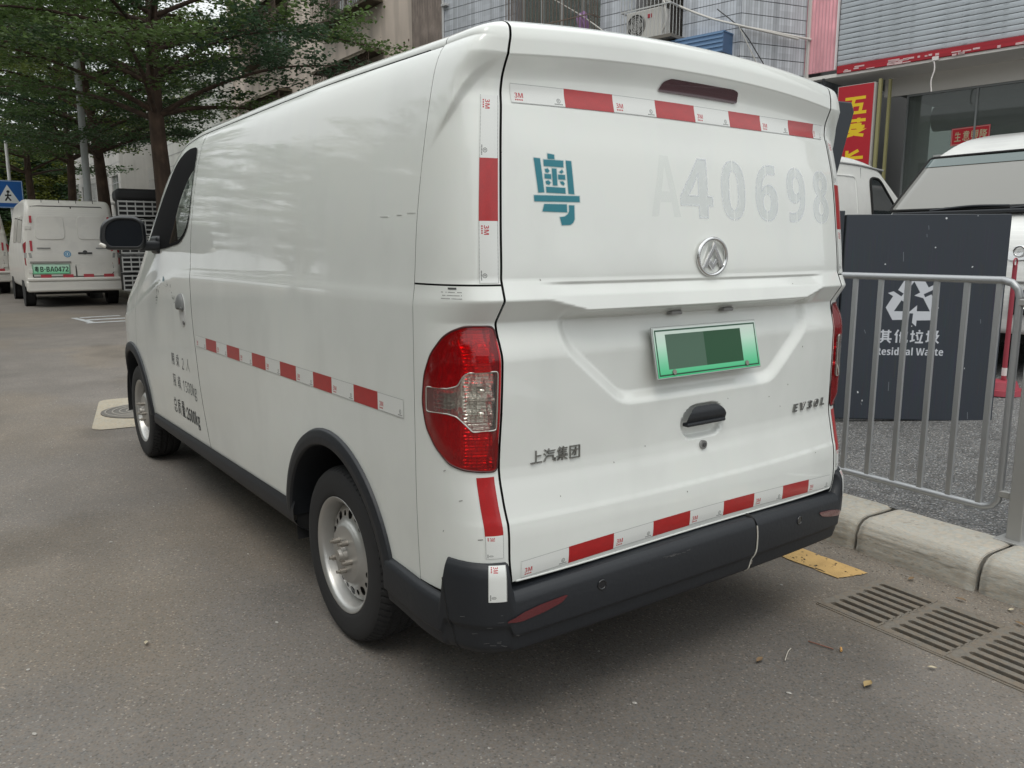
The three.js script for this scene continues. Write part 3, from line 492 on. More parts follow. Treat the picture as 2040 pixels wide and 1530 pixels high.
  obj('emblem_mark', [extr([[-0.046, -0.032], [-0.028, -0.034], [0.008, 0.03], [0.004, 0.046]], 0.008, 0.002).translate(0, 1.355, ez - 0.002), extr([[0.006, 0.046], [0.012, 0.028], [0.034, -0.004], [0.052, -0.03], [0.036, -0.032], [0.02, -0.006], [0.004, 0.02]], 0.008, 0.002).translate(0, 1.355, ez - 0.002), extr([[-0.022, -0.02], [0.0, -0.04], [0.024, -0.014], [0.012, -0.004], [0.0, -0.02], [-0.012, -0.006]], 0.007, 0.002).translate(0, 1.355, ez - 0.002)], chrome, em);
  // raised lettering
  const zi = part('maker_badge', tg, 'chrome raised Chinese characters');
  [...'上汽集团'].forEach((ch, i) => {
    const s = 0.040, x0 = -0.668 + i * 0.0425, y0 = 0.836; const list = [];
    for (const st of strokesOf(ch)) for (let k = 0; k + 1 < st.length; k++) { const a = [x0 + st[k][0] / 10 * s, y0 - st[k][1] / 10 * s * 1.0], b = [x0 + st[k + 1][0] / 10 * s, y0 - st[k + 1][1] / 10 * s], l = Math.hypot(b[0] - a[0], b[1] - a[1]); const mx = (a[0] + b[0]) / 2, my = (a[1] + b[1]) / 2; list.push(new THREE.BoxGeometry(l + 0.002, 0.0030, 0.005).rotateZ(Math.atan2(b[1] - a[1], b[0] - a[0])).translate(mx, my, zt(mx, my) + 0.002)); }
    obj('badge_character', list, badgeMetal, zi);
  });
  const font = await new FontLoader().loadAsync('fonts/droid/droid_sans_bold.typeface.json');
  const tb = part('model_badge', tg, 'chrome raised letters EV30L');
  let bx = 0.488;
  for (const ch of 'EV30L') { const t = new TextGeometry(ch, { font, size: 0.028, depth: 0.004, curveSegments: 4, bevelEnabled: true, bevelThickness: 0.001, bevelSize: 0.0003, bevelSegments: 1 }); t.computeBoundingBox(); t.scale(1.45, 1, 1); const w = t.boundingBox.max.x * 1.45; t.applyMatrix4(new THREE.Matrix4().makeShear(0, 0, 0.25, 0, 0, 0)); t.rotateY(Math.atan2(-(zt(bx + 0.03, 0.82) - zt(bx, 0.82)), 0.03)).translate(bx, 0.806, zt(bx, 0.82) + 0.001); obj('badge_letter', t, badgeMetal, tb); bx += w + 0.0045; }
}
// rear corners: upper pillar cover and quarter panel
const cornerUp = patch(corner, 0, 1, 1.289, 1.956, 40, 120, { inner: [-0.6, 1.5, -0.8], uv: (t, y) => [t * 0.2, y * 0.5] });
const cornerLow = patch(corner, 0, 1, 0.44, 1.284, 60, 150, { clips: [(t, y) => 0.004 - lampAt(t, y), (t, y) => y - 0.44], inner: [-0.6, 0.9, -0.8], uv: (t, y) => [t * 0.2, y * 0.5] });
both('pillar_cover', merge([cornerUp, patch((t, s) => { const p = corner(t, 1.956); return [lerp(p[0], -0.6, s), lerp(1.956, 1.970, s), lerp(p[2], -0.26, s)]; }, 0, 1, 0, 1, 30, 10, { inner: [-0.5, 1, -0.4] })]), paint);
both('quarter_panel', cornerLow, paint);
// tail lamps
{
  const CI = [-0.6, 1, -0.8], cOff = (d) => offset(corner, d, CI);
  const lensOff = (t, y) => 0.003 + 0.010 * sst(0, 0.05, lampAt(t, y));
  const lens = cOff(lensOff);
  const redLens = patch(lens, 0, 0.92, 0.77, 1.20, 64, 80, { clips: [lampAt, (t, y) => -clearAt(t, y)], inner: CI });
  const clrLens = patch(lens, 0, 0.92, 0.88, 1.10, 50, 40, { clips: [lampAt, clearAt], inner: CI });
  const ribs = (t, y) => -0.022 - 0.006 * Math.abs(Math.sin(y * 330)) * sst(0.46, 0.36, t) - 0.010 * sst(0.46, 0.6, t) + 0.006 * vnoise(t * 40, y * 60, 77);
  const back = patch(cOff(ribs), 0, 0.92, 0.77, 1.20, 60, 200, { clips: [(t, y) => lampAt(t, y) + 0.004], inner: CI });
  const wall = []; const a3 = cOff(0.002), b3 = cOff(-0.034);
  const rimG = patch((u, s) => { const N = lampPoly.length, i = (Math.floor(u) + N) % N, f = u - Math.floor(u), p = lampPoly[i], q = lampPoly[(i + 1) % N], t = lerp(p[0], q[0], f) / cornerL, y = lerp(p[1], q[1], f); const A = a3(t, y), B = b3(t, y); return A.map((x, k) => lerp(x, B[k], s)); }, 0, lampPoly.length, 0, 1, lampPoly.length * 2, 2, {});
  const gasket = []; for (let i = 0; i < lampPoly.length; i++) gasket.push(cOff(0.001)(lampPoly[i][0] / cornerL, lampPoly[i][1]));
  const bulb = (t, y, r) => { const p = cOff(-0.014)(t, y); return new THREE.SphereGeometry(r, 16, 12).scale(1, 0.7, 1).translate(...p); };
  const dishes = [[0.25, 1.125, 0.03], [0.25, 0.85, 0.028]].map(([t, y, r]) => { const p = cOff(-0.018)(t, y), n = cOff(0.0)(t, y), g = new THREE.SphereGeometry(r, 20, 12, 0, 6.3, 1.9, 1.2); const dir = V(n).sub(V(p)).normalize(); g.applyQuaternion(new THREE.Quaternion().setFromUnitVectors(V([0, 1, 0]), dir)); return g.translate(...p); });
  const shelf = (y, t0, t1) => patch((t, s) => cOff(lerp(-0.03, -0.002, s))(t, y), t0, t1, 0, 1, 16, 1, {});
  const frameC = []; for (const q of clearPoly) frameC.push(cOff(0.0125)(q[0] / cornerL, q[1]));
  for (const s of [0, 1]) {
    const M = s ? mirrorX : (g) => g, l = part('tail_lamp', van, 'red tail lamp with a clear reversing lens'); if (!s) l.userData.label = 'red tail lamp with a clear reversing lens';
    obj('red_lens', M(redLens), phy([0.74, 0.018, 0.026], { roughness: 0.03, transmission: 0.82, thickness: 0, ior: 1.5, specularIntensity: 1 }), l);
    obj('clear_lens', M(clrLens), phy([0.93, 0.92, 0.88], { roughness: 0.02, transmission: 0.94, thickness: 0, ior: 1.5 }), l);
    obj('reflector', M(back), std([0.80, 0.79, 0.76], 0.22, 0.85), l);
    obj('housing', M(rimG), std([0.16, 0.03, 0.03], 0.5), l);
    obj('lens_edge', M(tube(gasket, 0.0035, 200, 5, true)), std([0.06, 0.015, 0.015], 0.4), l);
    obj('lens_frame', M(tube(frameC, 0.0022, 160, 5, true)), std([0.55, 0.54, 0.5], 0.25, 0.7), l);
    obj('reflector_bowl', M(merge(dishes)), std([0.85, 0.85, 0.85], 0.12, 1), l);
    obj('divider', M(merge([shelf(0.986, 0.07, 0.4), shelf(0.948, 0.1, 0.36), shelf(1.024, 0.1, 0.36), ...[0.959, 0.97, 0.981, 0.992, 1.003].map((y) => shelf(y, 0.56, 0.78))])), std([0.7, 0.69, 0.66], 0.25, 0.8), l);
    obj('bulb', M(merge([bulb(0.2, 1.012, 0.012), bulb(0.2, 0.95, 0.012)])), std([0.85, 0.84, 0.8], 0.12, 0.9), l);
  }
}
// rear bumper
const bumperPlan = (() => {
  const pts = []; const A = [-0.752, 0.046], Dd = [-0.893, -0.235];
  for (let i = 0; i <= 10; i++) pts.push([-0.888 - 0.005 * i / 10, lerp(-0.425, -0.235, i / 10)]);
  for (let i = 1; i <= 24; i++) { const t = i / 24, q = 1 - t, B = [Dd[0], Dd[1] + 0.185], C = [A[0] - 0.10, A[1] - 0.024]; pts.push([0, 1].map((k) => q * q * q * Dd[k] + 3 * q * q * t * B[k] + 3 * q * t * t * C[k] + t * t * t * A[k])); }
  for (let i = 1; i <= 30; i++) { const x = lerp(-0.752, 0, i / 30); pts.push([x, 0.046 + 0.046 * (1 - Math.pow(Math.abs(x) / 0.752, 2.2))]); }
  const full = [...pts, ...pts.slice(0, -1).reverse().map((p) => [-p[0], p[1]])]; const s = [0]; for (let i = 1; i < full.length; i++) s.push(s[i - 1] + Math.hypot(full[i][0] - full[i - 1][0], full[i][1] - full[i - 1][1]));
  const L = s[s.length - 1];
  const at = (d) => { d = clamp(d, 0, L); let lo = 0, hi = s.length - 2; while (lo < hi) { const m = (lo + hi + 1) >> 1; if (s[m] <= d) lo = m; else hi = m - 1; } const f = (d - s[lo]) / (s[lo + 1] - s[lo]); const sm = (k) => { const g = (j) => full[clamp(j, 0, full.length - 1)][k]; const p0 = g(lo - 1), p1 = g(lo), p2 = g(lo + 1), p3 = g(lo + 2); return 0.5 * (2 * p1 + (p2 - p0) * f + (2 * p0 - 5 * p1 + 4 * p2 - p3) * f * f + (3 * p1 - p0 - 3 * p2 + p3) * f * f * f); }; return [sm(0), sm(1)]; };
  const sOfX = (x) => { let a = 0, b = L; const ax = (d) => at(d)[0]; for (let i = 0; i < 40; i++) { const m = (a + b) / 2; if (ax(m) < x) a = m; else b = m; } return (a + b) / 2; };
  return { at, L, sOfX };
})();
const bumper = (() => {
  const L = bumperPlan.L;
  const nrm = (d) => { const a = bumperPlan.at(d - 0.01), b = bumperPlan.at(d + 0.01), dx = b[0] - a[0], dz = b[1] - a[1], l = Math.hypot(dx, dz); return [-dz / l * 1, dx / l]; };
  const outN = (d) => { const n = nrm(d), p = bumperPlan.at(d); return n[0] * p[0] + n[1] * (p[1] + 1.5) < 0 ? [-n[0], -n[1]] : n; };
  const yTop = (d) => { const e = Math.min(d, L - d); return lerp(lerp(0.448, 0.440, e / 0.2), 0.550, sst(0.318, 0.336, e)) + (0.466 - 0.550) * sst(0.515, 0.53, e) + 0.028 * Math.max(0, 1 - (bumperPlan.at(d)[0] / 0.74) ** 2); };
  const ledge = (d) => sst(0.51, 0.53, Math.min(d, L - d));
  const yBot = (d) => 0.272 + 0.02 * Math.max(0, 1 - (bumperPlan.at(d)[0] / 0.74) ** 2) + 0.012 * sst(0.3, 0.0, Math.min(d, L - d));
  const oc = knots([[0, 0], [0.06, 0.010], [0.14, 0.016], [0.35, 0.019], [0.6, 0.017], [0.68, 0.006], [0.74, 0.004], [0.86, 0.0], [0.95, -0.02], [1, -0.055]]);
  const P = (d, v) => {
    const n = outN(d), p = bumperPlan.at(d), k = ledge(d);
    let o = oc(clamp(v, 0, 1)), y = lerp(yTop(d), yBot(d), clamp(v, 0, 1));
    if (v < 0) { o = -0.0 + v * 0.6 * k - (1 - k) * (-v) * 0.05; y = yTop(d) + (-v) * 0.04 * k * 0.3; }
    return [p[0] + n[0] * o, y, p[1] + n[1] * o];
  };
  return { P, L, outN };
})();
{
  const gap = bumperPlan.sOfX(0.205), bp = part('bumper', van, 'dark grey plastic rear bumper with a split seam');
  const mk = (d0, d1, n) => patch(bumper.P, d0, d1, -0.14, 1, n, 46, { inner: [0, 0.4, -0.6], uv: (d, v) => [d, v * 0.25] });
  obj('bumper_cover', mk(0, gap - 0.004, 190), plastic, bp);
  obj('bumper_cover', mk(gap + 0.005, bumper.L, 110), plastic, bp);
  obj('split_edge', tube(Array.from({ length: 12 }, (_, i) => { const v = lerp(0.12, 0.93, i / 11), p = bumper.P(gap + 0.004 - 0.016 * sst(0.45, 0.95, v), v); return [p[0], p[1], p[2] + 0.0005]; }), 0.0026, 40, 5), std([0.55, 0.53, 0.47], 0.7), bp);
  obj('split_gap', tube(Array.from({ length: 10 }, (_, i) => { const p = bumper.P(gap, lerp(-0.1, 0.99, i / 9)); return [p[0], p[1], p[2] - 0.012]; }), 0.009, 30, 5), blackGap, bp);
  const onB = (x, y) => { const d = bumperPlan.sOfX(x); let a = 0, b = 1; for (let i = 0; i < 30; i++) { const m = (a + b) / 2; if (bumper.P(d, m)[1] > y) a = m; else b = m; } return bumper.P(d, (a + b) / 2); };
  for (const x of [-0.475, 0.46]) {
    const p = onB(x, 0.432), yaw = -Math.atan2(onB(x + 0.02, 0.432)[2] - onB(x - 0.02, 0.432)[2], 0.04);
    const sn = obj('parking_sensor', [new THREE.TorusGeometry(0.0135, 0.0028, 8, 24).rotateY(yaw).translate(p[0], p[1], p[2] + 0.001), cyl(0.011, 0.011, 0.004, 20, 0, 0, 0, 'z').rotateY(yaw).translate(...p)], blackGloss, bp);
  }
  for (const s of [-1, 1]) {   // slim reflectors low in the bumper
    const shp = inPoly(roundPoly([[-0.785, 0.388], [-0.74, 0.410], [-0.68, 0.422], [-0.59, 0.432], [-0.615, 0.412], [-0.67, 0.398], [-0.74, 0.386]], 0.01).map((p) => [p[0] * 1, p[1]]));
    const g = patch((x, y) => { const p = onB(x, y); return [p[0], p[1], p[2] + 0.0035]; }, -0.80, -0.57, 0.375, 0.437, 36, 14, { clips: [shp], inner: [-0.6, 0.35, -1] });
    obj('reflector', s < 0 ? g : mirrorX(g), phy([0.10, 0.010, 0.014], { roughness: 0.25, clearcoat: 1, clearcoatRoughness: 0.1 }), bp);
  }
  // scuffs along the upper edge and the corner
  for (const d of [0.326, bumper.L - 0.326]) obj('cover_joint', tube(Array.from({ length: 12 }, (_, i) => bumper.P(d + (d < 1 ? 0.004 : -0.004) * i, lerp(0.02, 0.97, i / 11))), 0.0022, 30, 5), blackGap, bp);
  const sc = []; const r = rngOf(17);
  for (let i = 0; i < 26; i++) { const x = i < 14 ? -0.24 + r() * 0.16 : -0.86 + r() * 0.12, y = i < 14 ? 0.462 - r() * 0.006 : 0.31 + r() * 0.12, p = onB(x, y); const l = 0.004 + r() * 0.02; sc.push(box(l, 0.0007, 0.0005).rotateZ((r() - 0.5) * 0.5).rotateY(x < -0.75 ? -0.7 : -0.06).translate(p[0], p[1], p[2] + 0.0012)); }
  obj('scuff', sc, std([0.12, 0.12, 0.12], 0.9), bp).userData.kind = 'stuff';
}
// sills and wheel arch trims
{
  const so = knots([[0, 0.004], [0.25, 0.016], [0.5, 0.018], [0.75, 0.0], [1, -0.05]]);
  const sill = (z, v) => { const y = lerp(sillY(z) + 0.004, 0.28, v); return [-prof(y) - so(clamp(v, 0, 1)), y, z]; };
  both('sill_trim', merge([patch(sill, -3.50, -1.20, 0, 1, 60, 16, { inner: [0, 0.5, -2.2], uv: (z, v) => [z, v * 0.2] })]), plastic);
  for (const [w, a0, a1] of [[WR, 0.17, Math.PI - 0.10], [WF, 0.10, Math.PI + 0.1]]) {
    const pr = [[w.R, 0.001], [w.R - 0.006, 0.012], [w.R - 0.03, 0.018], [w.r + 0.006, 0.017], [w.r, 0.008], [w.r + 0.002, -0.08], [w.r + 0.004, -0.2]];
    const arch = (a, v) => { const i = clamp(Math.floor(v), 0, pr.length - 2), f = v - i, rr = lerp(pr[i][0], pr[i + 1][0], f), oo = lerp(pr[i][1], pr[i + 1][1], f), z = w.z + Math.cos(a) * rr, y = w.y + Math.sin(a) * rr, s = side(z, Math.max(0.28, y)); return [s[0] - oo, y, z]; };
    both('arch_trim', patch(arch, a0, a1, 0, pr.length - 1, 80, 24, { inner: [0, w.y, w.z], uv: (a, v) => [a * 0.4, v * 0.02] }), plastic);
    const well = patch((a, x) => [x, w.y + Math.sin(a) * (w.r + 0.006), w.z + Math.cos(a) * (w.r + 0.006)], -0.16, Math.PI + 0.16, -0.87, -0.34, 40, 4, { inner: [-0.6, 2, w.z] });
    both('wheel_well', merge([well, patch((r, a) => [-0.345, w.y + Math.sin(a) * r, w.z + Math.cos(a) * r], 0, w.r + 0.005, -0.16, Math.PI + 0.16, 4, 40, { inner: [0, 0.3, w.z] })]), std([0.016, 0.016, 0.017], 0.85));
  }
  obj('underbody', [box(1.55, 0.12, 1.9, 0, 0.30, -2.42), box(0.7, 0.14, 4.5, 0, 0.31, -2.3), box(1.3, 0.14, 0.42, 0, 0.36, -0.2), cyl(0.05, 0.05, 1.3, 12, 0, 0.30, -0.836, 'x'), cyl(0.05, 0.05, 1.3, 12, 0, 0.30, -4.0, 'x')], std([0.02, 0.02, 0.02], 0.9), van);
}
// wheels
{
  const R = 0.314, W = 0.19, hubX = 0.0;
  const tread = (a, w) => {   // w across the tread, grooves cut into the rubber
    let d = 0; const u = (w - 0.5) * 2, au = Math.abs(u);
    for (const g of [-0.42, 0, 0.42]) d = Math.max(d, 0.0075 * (1 - sst(0.025, 0.06, Math.abs(u - g))));
    const k = a * 74 / (2 * Math.PI) + (u > 0 ? 0.5 : 0) + au * 1.1, ph = Math.abs(k - Math.floor(k) - 0.5); if (au > 0.46) d = Math.max(d, 0.006 * (1 - sst(0.08, 0.17, ph)) * sst(0.46, 0.5, au)); else { const k2 = a * 110 / (2 * Math.PI) + u * 2.2, p2 = Math.abs(k2 - Math.floor(k2) - 0.5); d = Math.max(d, 0.004 * (1 - sst(0.06, 0.12, p2))); }
    const r = R - 0.016 * Math.pow(au, 4.5) - d; return [u * W * 0.455, Math.cos(a) * r, Math.sin(a) * r];
  };
  const treadG = patch(tread, 0, Math.PI * 2, 0, 1, 600, 40, { inner: [0, 0, 0] });
  const wallP = [[0.298, 0.455], [0.290, 0.485], [0.275, 0.503], [0.255, 0.510], [0.254, 0.506], [0.246, 0.508], [0.225, 0.5], [0.213, 0.485], [0.212, 0.475], [0.203, 0.46], [0.199, 0.40]];
  const sw = (s) => new THREE.LatheGeometry(wallP.map((p) => new THREE.Vector2(p[0], p[1] * W * s)), 96).rotateZ(Math.PI / 2);
  const txt = []; 
  const tyreG = merge([treadG, sw(1), sw(-1)]);
  const fn = knots([[0.0, 0.0], [0.03, 0.0], [0.098, -0.004], [0.110, -0.012], [0.120, -0.021], [0.132, -0.027], [0.156, -0.031], [0.170, -0.040], [0.178, -0.052]]);
  const holes = []; for (let i = 0; i < 20; i++) { const a = i / 20 * Math.PI * 2; holes.push([Math.cos(a) * 0.1415, Math.sin(a) * 0.1415, i % 2 ? 0.0100 : 0.0158]); }
  const disc = patch((r, a) => [-(0.080 + fn(r)), Math.cos(a) * r, Math.sin(a) * r], 0.0, 0.178, 0, Math.PI * 2, 60, 260, { clips: [(r, a) => { let m = 9; const x = Math.cos(a) * r, y = Math.sin(a) * r; for (const h of holes) m = Math.min(m, Math.hypot(x - h[0], y - h[1]) - h[2]); return m; }], inner: [0.4, 0, 0] });
  const rimG = new THREE.LatheGeometry([[0.174, 0.026], [0.178, 0.026], [0.181, 0.04], [0.184, 0.055], [0.187, 0.068], [0.19, 0.079], [0.196, 0.085], [0.203, 0.089], [0.2065, 0.091], [0.208, 0.088], [0.207, 0.083], [0.19, 0.0], [0.19, -0.08]].map((p) => new THREE.Vector2(p[0], p[1])), 96).rotateZ(Math.PI / 2);
  const steel = std([0.52, 0.515, 0.50], 0.38, 0.75, { bumpMap: concMaps.bump, bumpScale: 0.0003 });
  const mkWheel = (x, z, s) => {
    const w = part('wheel', van); w.position.set(s * x, 0.314, z); if (s > 0) w.rotation.y = Math.PI;
    obj('tyre', tyreG, rubber, w); obj('rim', rimG, steel, w); obj('wheel_disc', disc, steel, w);
    obj('brake_drum', cyl(0.15, 0.15, 0.06, 32, 0.0, 0, 0, 'x'), std([0.03, 0.028, 0.026], 0.9), w);
    obj('hub_cap', [cyl(0.026, 0.03, 0.016, 24, -0.086, 0, 0, 'x'), cyl(0.018, 0.022, 0.012, 24, -0.099, 0, 0, 'x')], std([0.42, 0.40, 0.37], 0.5, 0.6), w);
    for (let i = 0; i < 5; i++) { const a = i / 5 * Math.PI * 2 + 0.5; obj('lug_nut', [cyl(0.0105, 0.0105, 0.026, 6, -0.090, Math.cos(a) * 0.057, Math.sin(a) * 0.057, 'x'), cyl(0.006, 0.006, 0.012, 8, -0.108, Math.cos(a) * 0.057, Math.sin(a) * 0.057, 'x')], std([0.40, 0.37, 0.33], 0.5, 0.7), w); }
  };
  for (const s of [-1, 1]) { mkWheel(0.772, WR.z, s); mkWheel(0.772, WF.z, s); }
}
// door mirrors
for (const s of [0, 1]) {
  const M = s ? mirrorX : (g) => g, m = part('wing_mirror', van), c = [-1.055, 1.462, -3.10];
  const outline = roundPoly([[-0.125, -0.045, 0.05], [-0.10, -0.088, 0.04], [0.08, -0.088, 0.03], [0.105, -0.05, 0.03], [0.10, 0.06, 0.05], [0.06, 0.09, 0.04], [-0.05, 0.092, 0.06], [-0.115, 0.05, 0.06]], 0.04, 5);
  const shell = new THREE.ExtrudeGeometry(shapeOf(outline.map((p) => [p[0] * 0.97, p[1] * 0.97])), { depth: 0.05, bevelEnabled: true, bevelThickness: 0.045, bevelSize: 0.025, bevelOffset: -0.02, bevelSegments: 5 });
  const p = shell.attributes.position; for (let i = 0; i < p.count; i++) if (p.getZ(i) > 0.05) { /* flat glass side */ } 
  const put = (g) => g.rotateY(-0.22).translate(...c);
  obj('mirror_shell', M(put(shell.translate(0, 0, -0.09))), std([0.024, 0.026, 0.03], 0.42), m);
  const gl = new THREE.ShapeGeometry(shapeOf(outline.map((q) => [q[0] * 0.80 + 0.004, q[1] * 0.80])));
  obj('mirror_rim', M(put(extr(outline.map((q) => [q[0] * 0.92, q[1] * 0.92]), 0.012, 0.003, [outline.map((q) => [q[0] * 0.80 + 0.004, q[1] * 0.80])]).translate(0, 0, 0.001))), std([0.02, 0.021, 0.023], 0.4), m);
  obj('mirror_glass', M(put(gl.translate(0, 0, 0.0062))), phy([0.014, 0.016, 0.02], { roughness: 0.05, specularIntensity: 0.6 }), m);  // no true mirror: the dark reflection is put into the colour
  obj('mirror_arm', M(merge([rbox(0.13, 0.055, 0.07, 0.02, -0.925, 1.395, -3.15), rbox(0.05, 0.10, 0.16, 0.02, -0.868, 1.40, -3.2)])), std([0.024, 0.026, 0.03], 0.45), m);
  obj('turn_signal', M(rbox(0.036, 0.022, 0.05, 0.010, 0, 0, 0).rotateZ(-0.5).rotateY(-0.2).translate(c[0] - 0.108, c[1] - 0.066, c[2] - 0.02)), phy([0.75, 0.72, 0.66], { roughness: 0.15, clearcoat: 1 }), m);
}
// ---------------------------------------------------------------- strips and lettering on the van
{
  const whiteTape = (vert) => canvasTex(512, 160, (c, w, h) => {
    c.fillStyle = '#e4e6e3'; c.fillRect(0, 0, w, h); c.strokeStyle = 'rgba(150,152,152,0.22)'; c.lineWidth = 1.4;
    for (let i = -h; i < w + h; i += 9) { c.beginPath(); c.moveTo(i, 0); c.lineTo(i + h, h); c.moveTo(i + h, 0); c.lineTo(i, h); c.stroke(); }
    c.fillStyle = '#6d6f6f'; for (let i = 0; i < w; i += 11) { c.fillRect(i, 1, 6, 5); c.fillRect(i, h - 6, 6, 5); }
    c.fillStyle = '#b0202a'; c.font = 'bold 58px sans-serif'; c.fillText('3M', 34, h - 44); for (let i = 0; i < 4; i++) c.fillRect(36 + i * 19, h - 34, 13, 13);
    c.strokeStyle = '#3c4040'; c.lineWidth = 4; c.beginPath(); c.arc(w - 62, h - 48, 17, 0, 7); c.stroke(); c.beginPath(); c.arc(w - 62, h - 48, 7, 0.6, 5.6); c.stroke(); c.fillStyle = '#3c4040'; for (let i = 0; i < 7; i++) c.fillRect(w - 104 + i * 12, h - 24, 8, 9);
  });
  const wt = whiteTape();
  const redT = texOf(128, 64, (u, v, i, j) => { const k = 0.95 + 0.10 * (hash2(i, j, 3) - 0.5) + 0.1 * (fbm(u * 8, v * 4, 3, 5, 4) - 0.5); return [0.70 * k, 0.075 * k, 0.095 * k]; });
  const white = phy(0xffffff, { map: wt, roughness: 0.35, clearcoat: 0.5, clearcoatRoughness: 0.2 }), red = phy(0xffffff, { map: redT, roughness: 0.32, clearcoat: 0.6, clearcoatRoughness: 0.15 });
  const up = (P, d, inner) => offset(P, d, inner);
  function strip(parent, P, cuts, firstRed, v0, v1, inner, along = 'u', turnOver = false) {
    for (let i = 0; i + 1 < cuts.length; i++) {
      const isRed = (i % 2 === 0) === firstRed, a = cuts[i], b = cuts[i + 1], n = Math.max(4, Math.round(Math.abs(b - a) / 0.02));
      const uvf = (u, v) => { const k = along === 'u' ? (u - a) / (b - a) : (v - a) / (b - a), m = along === 'u' ? (v - v0) / (v1 - v0) : (u - v0) / (v1 - v0); return [k, turnOver ? 1 - m : m]; };
      const g = along === 'u' ? patch(P, a, b, v0, v1, n, 8, { inner, uv: uvf }) : patch(P, v0, v1, a, b, 8, n, { inner, uv: uvf });
      obj(isRed ? 'red_strip' : 'white_strip', g, isRed ? red : white, parent);
    }
  }
  const tp = (l) => part('reflective_tape', van, l), TI = [0, 1, -2];
  const st = tp('long row of red and white reflective strips on the side');
  strip(st, up(side, 0.0015, IN), [-2.437, -2.263, -2.093, -1.934, -1.758, -1.596, -1.434, -1.273, -1.11, -0.951, -0.793, -0.623, -0.456, -0.296], false, 0.902, 0.957, IN);
  // the right flank carries the same row
  const sideR = (z, y) => { const p = side(z, y); return [-p[0], p[1], p[2]]; };
  strip(tp(), up(sideR, 0.0015, IN), [-0.296, -0.456, -0.623, -0.793, -0.951, -1.11, -1.273, -1.434, -1.596, -1.758, -1.934, -2.093, -2.263, -2.437], false, 0.902, 0.957, IN);
  const topT = (x, y) => tail(x, y + 0.014 * (1 - (x / 0.69) ** 2) * 0.2 + (x > 0 ? 0.012 * (x / 0.69) ** 2 : 0));
  strip(tp('row of red and white reflective strips under the spoiler'), up(topT, 0.0015, TI), [-0.687, -0.522, -0.356, -0.195, -0.03, 0.131, 0.294, 0.458, 0.624, 0.684], false, 1.752, 1.802, TI);
  const lowT = (x, y) => tail(x, y + 0.028 * (1 - (x / 0.72) ** 2));
  strip(tp('row of red and white reflective strips along the tailgate foot'), up(lowT, 0.0015, TI), [-0.721, -0.565, -0.402, -0.245, -0.084, 0.077, 0.237, 0.404, 0.573, 0.726], false, 0.492, 0.541, TI);
  const CI = [-0.6, 1, -0.8], cr = (t, y) => { const p = corner(t, y); return [-p[0], p[1], p[2]]; }, CR = [0.6, 1, -0.8];
  for (const [P, I] of [[corner, CI], [cr, CR]]) {
    strip(tp('upright red and white strips on the rear pillar'), up(P, 0.0015, I), [1.766, 1.607, 1.449, 1.292], false, 0.018, 0.232, I, 'v', P === corner);
    strip(tp('upright red and white strips below the tail lamp'), up(P, 0.0015, I), [0.778, 0.624, 0.562], true, 0.05, 0.25, I, 'v', P === corner);
  }
  const d0 = 0.463, d1 = 0.508, BI = [0, 0.4, -0.6];
  const bT = tp('white reflective strip on the bumper corner');
  obj('white_strip', patch(offset(bumper.P, 0.0018, BI), d0, d1, 0.015, 0.36, 6, 12, { inner: BI, uv: (d, v) => [v / 0.36, (d - d0) / (d1 - d0)] }), white, bT);
  obj('white_strip', patch(offset(bumper.P, 0.0018, BI), bumper.L - d1, bumper.L - d0, 0.015, 0.36, 6, 12, { inner: BI, uv: (d, v) => [v / 0.36, (d - bumper.L + d1) / (d1 - d0)] }), white, bT);

  // sprayed lettering on the tailgate
  const decal = (parent, name, P, u0, u1, v0, v1, inner, tex, n = 24, rough = 0.45, flipU = false) => obj(name, patch(up(P, 0.0012, inner), u0, u1, v0, v1, n, n, { inner, uv: (u, v) => { const k = (u - u0) / (u1 - u0); return [flipU ? 1 - k : k, (v - v0) / (v1 - v0)]; } }), std(0xffffff, rough, 0, { map: tex, transparent: true }), parent);
  const yue = canvasTex(420, 620, (c, w, h) => {
    c.clearRect(0, 0, w, h); const X = (x) => (x - 168) / 280 * w, Y = (y) => (y - 175) / 443 * h;
    const polys = [[[268, 185], [306, 190], [306, 216], [268, 216]], [[190, 215], [225, 217], [236, 415], [203, 418]], [[370, 220], [402, 222], [408, 420], [374, 418]], [[243, 222], [356, 222], [354, 262], [243, 260]], [[287, 272], [313, 272], [313, 372], [287, 372]], [[247, 278], [264, 273], [273, 288], [262, 300], [250, 296]], [[345, 275], [352, 290], [340, 300], [327, 292]], [[243, 307], [280, 307], [280, 335], [243, 333]], [[320, 307], [360, 307], [360, 335], [320, 335]], [[247, 350], [262, 343], [276, 355], [266, 370], [250, 366]], [[328, 348], [346, 345], [355, 358], [348, 370], [334, 362]], [[248, 382], [357, 384], [357, 418], [248, 416]], [[178, 434], [438, 430], [438, 466], [178, 470]], [[232, 484], [360, 482], [360, 530], [220, 528]], [[372, 487], [404, 487], [402, 570], [392, 592], [375, 605], [325, 608], [316, 560], [345, 555], [364, 540], [372, 522]]];
    for (const [blur, al] of [[7, 0.16], [0, 0.92]]) for (const p of polys) { c.beginPath(); p.forEach((q, i) => (i ? c.lineTo(X(q[0]), Y(q[1])) : c.moveTo(X(q[0]), Y(q[1])))); c.closePath(); c.fillStyle = `rgba(38,124,140,${al})`; c.strokeStyle = `rgba(70,150,166,${al})`; if (blur) { c.lineWidth = blur * 2; c.stroke(); } else c.fill(); }
  });
  decal(van, 'stencil_character', tail, -0.652, -0.497, 1.437, 1.632, TI, yue);
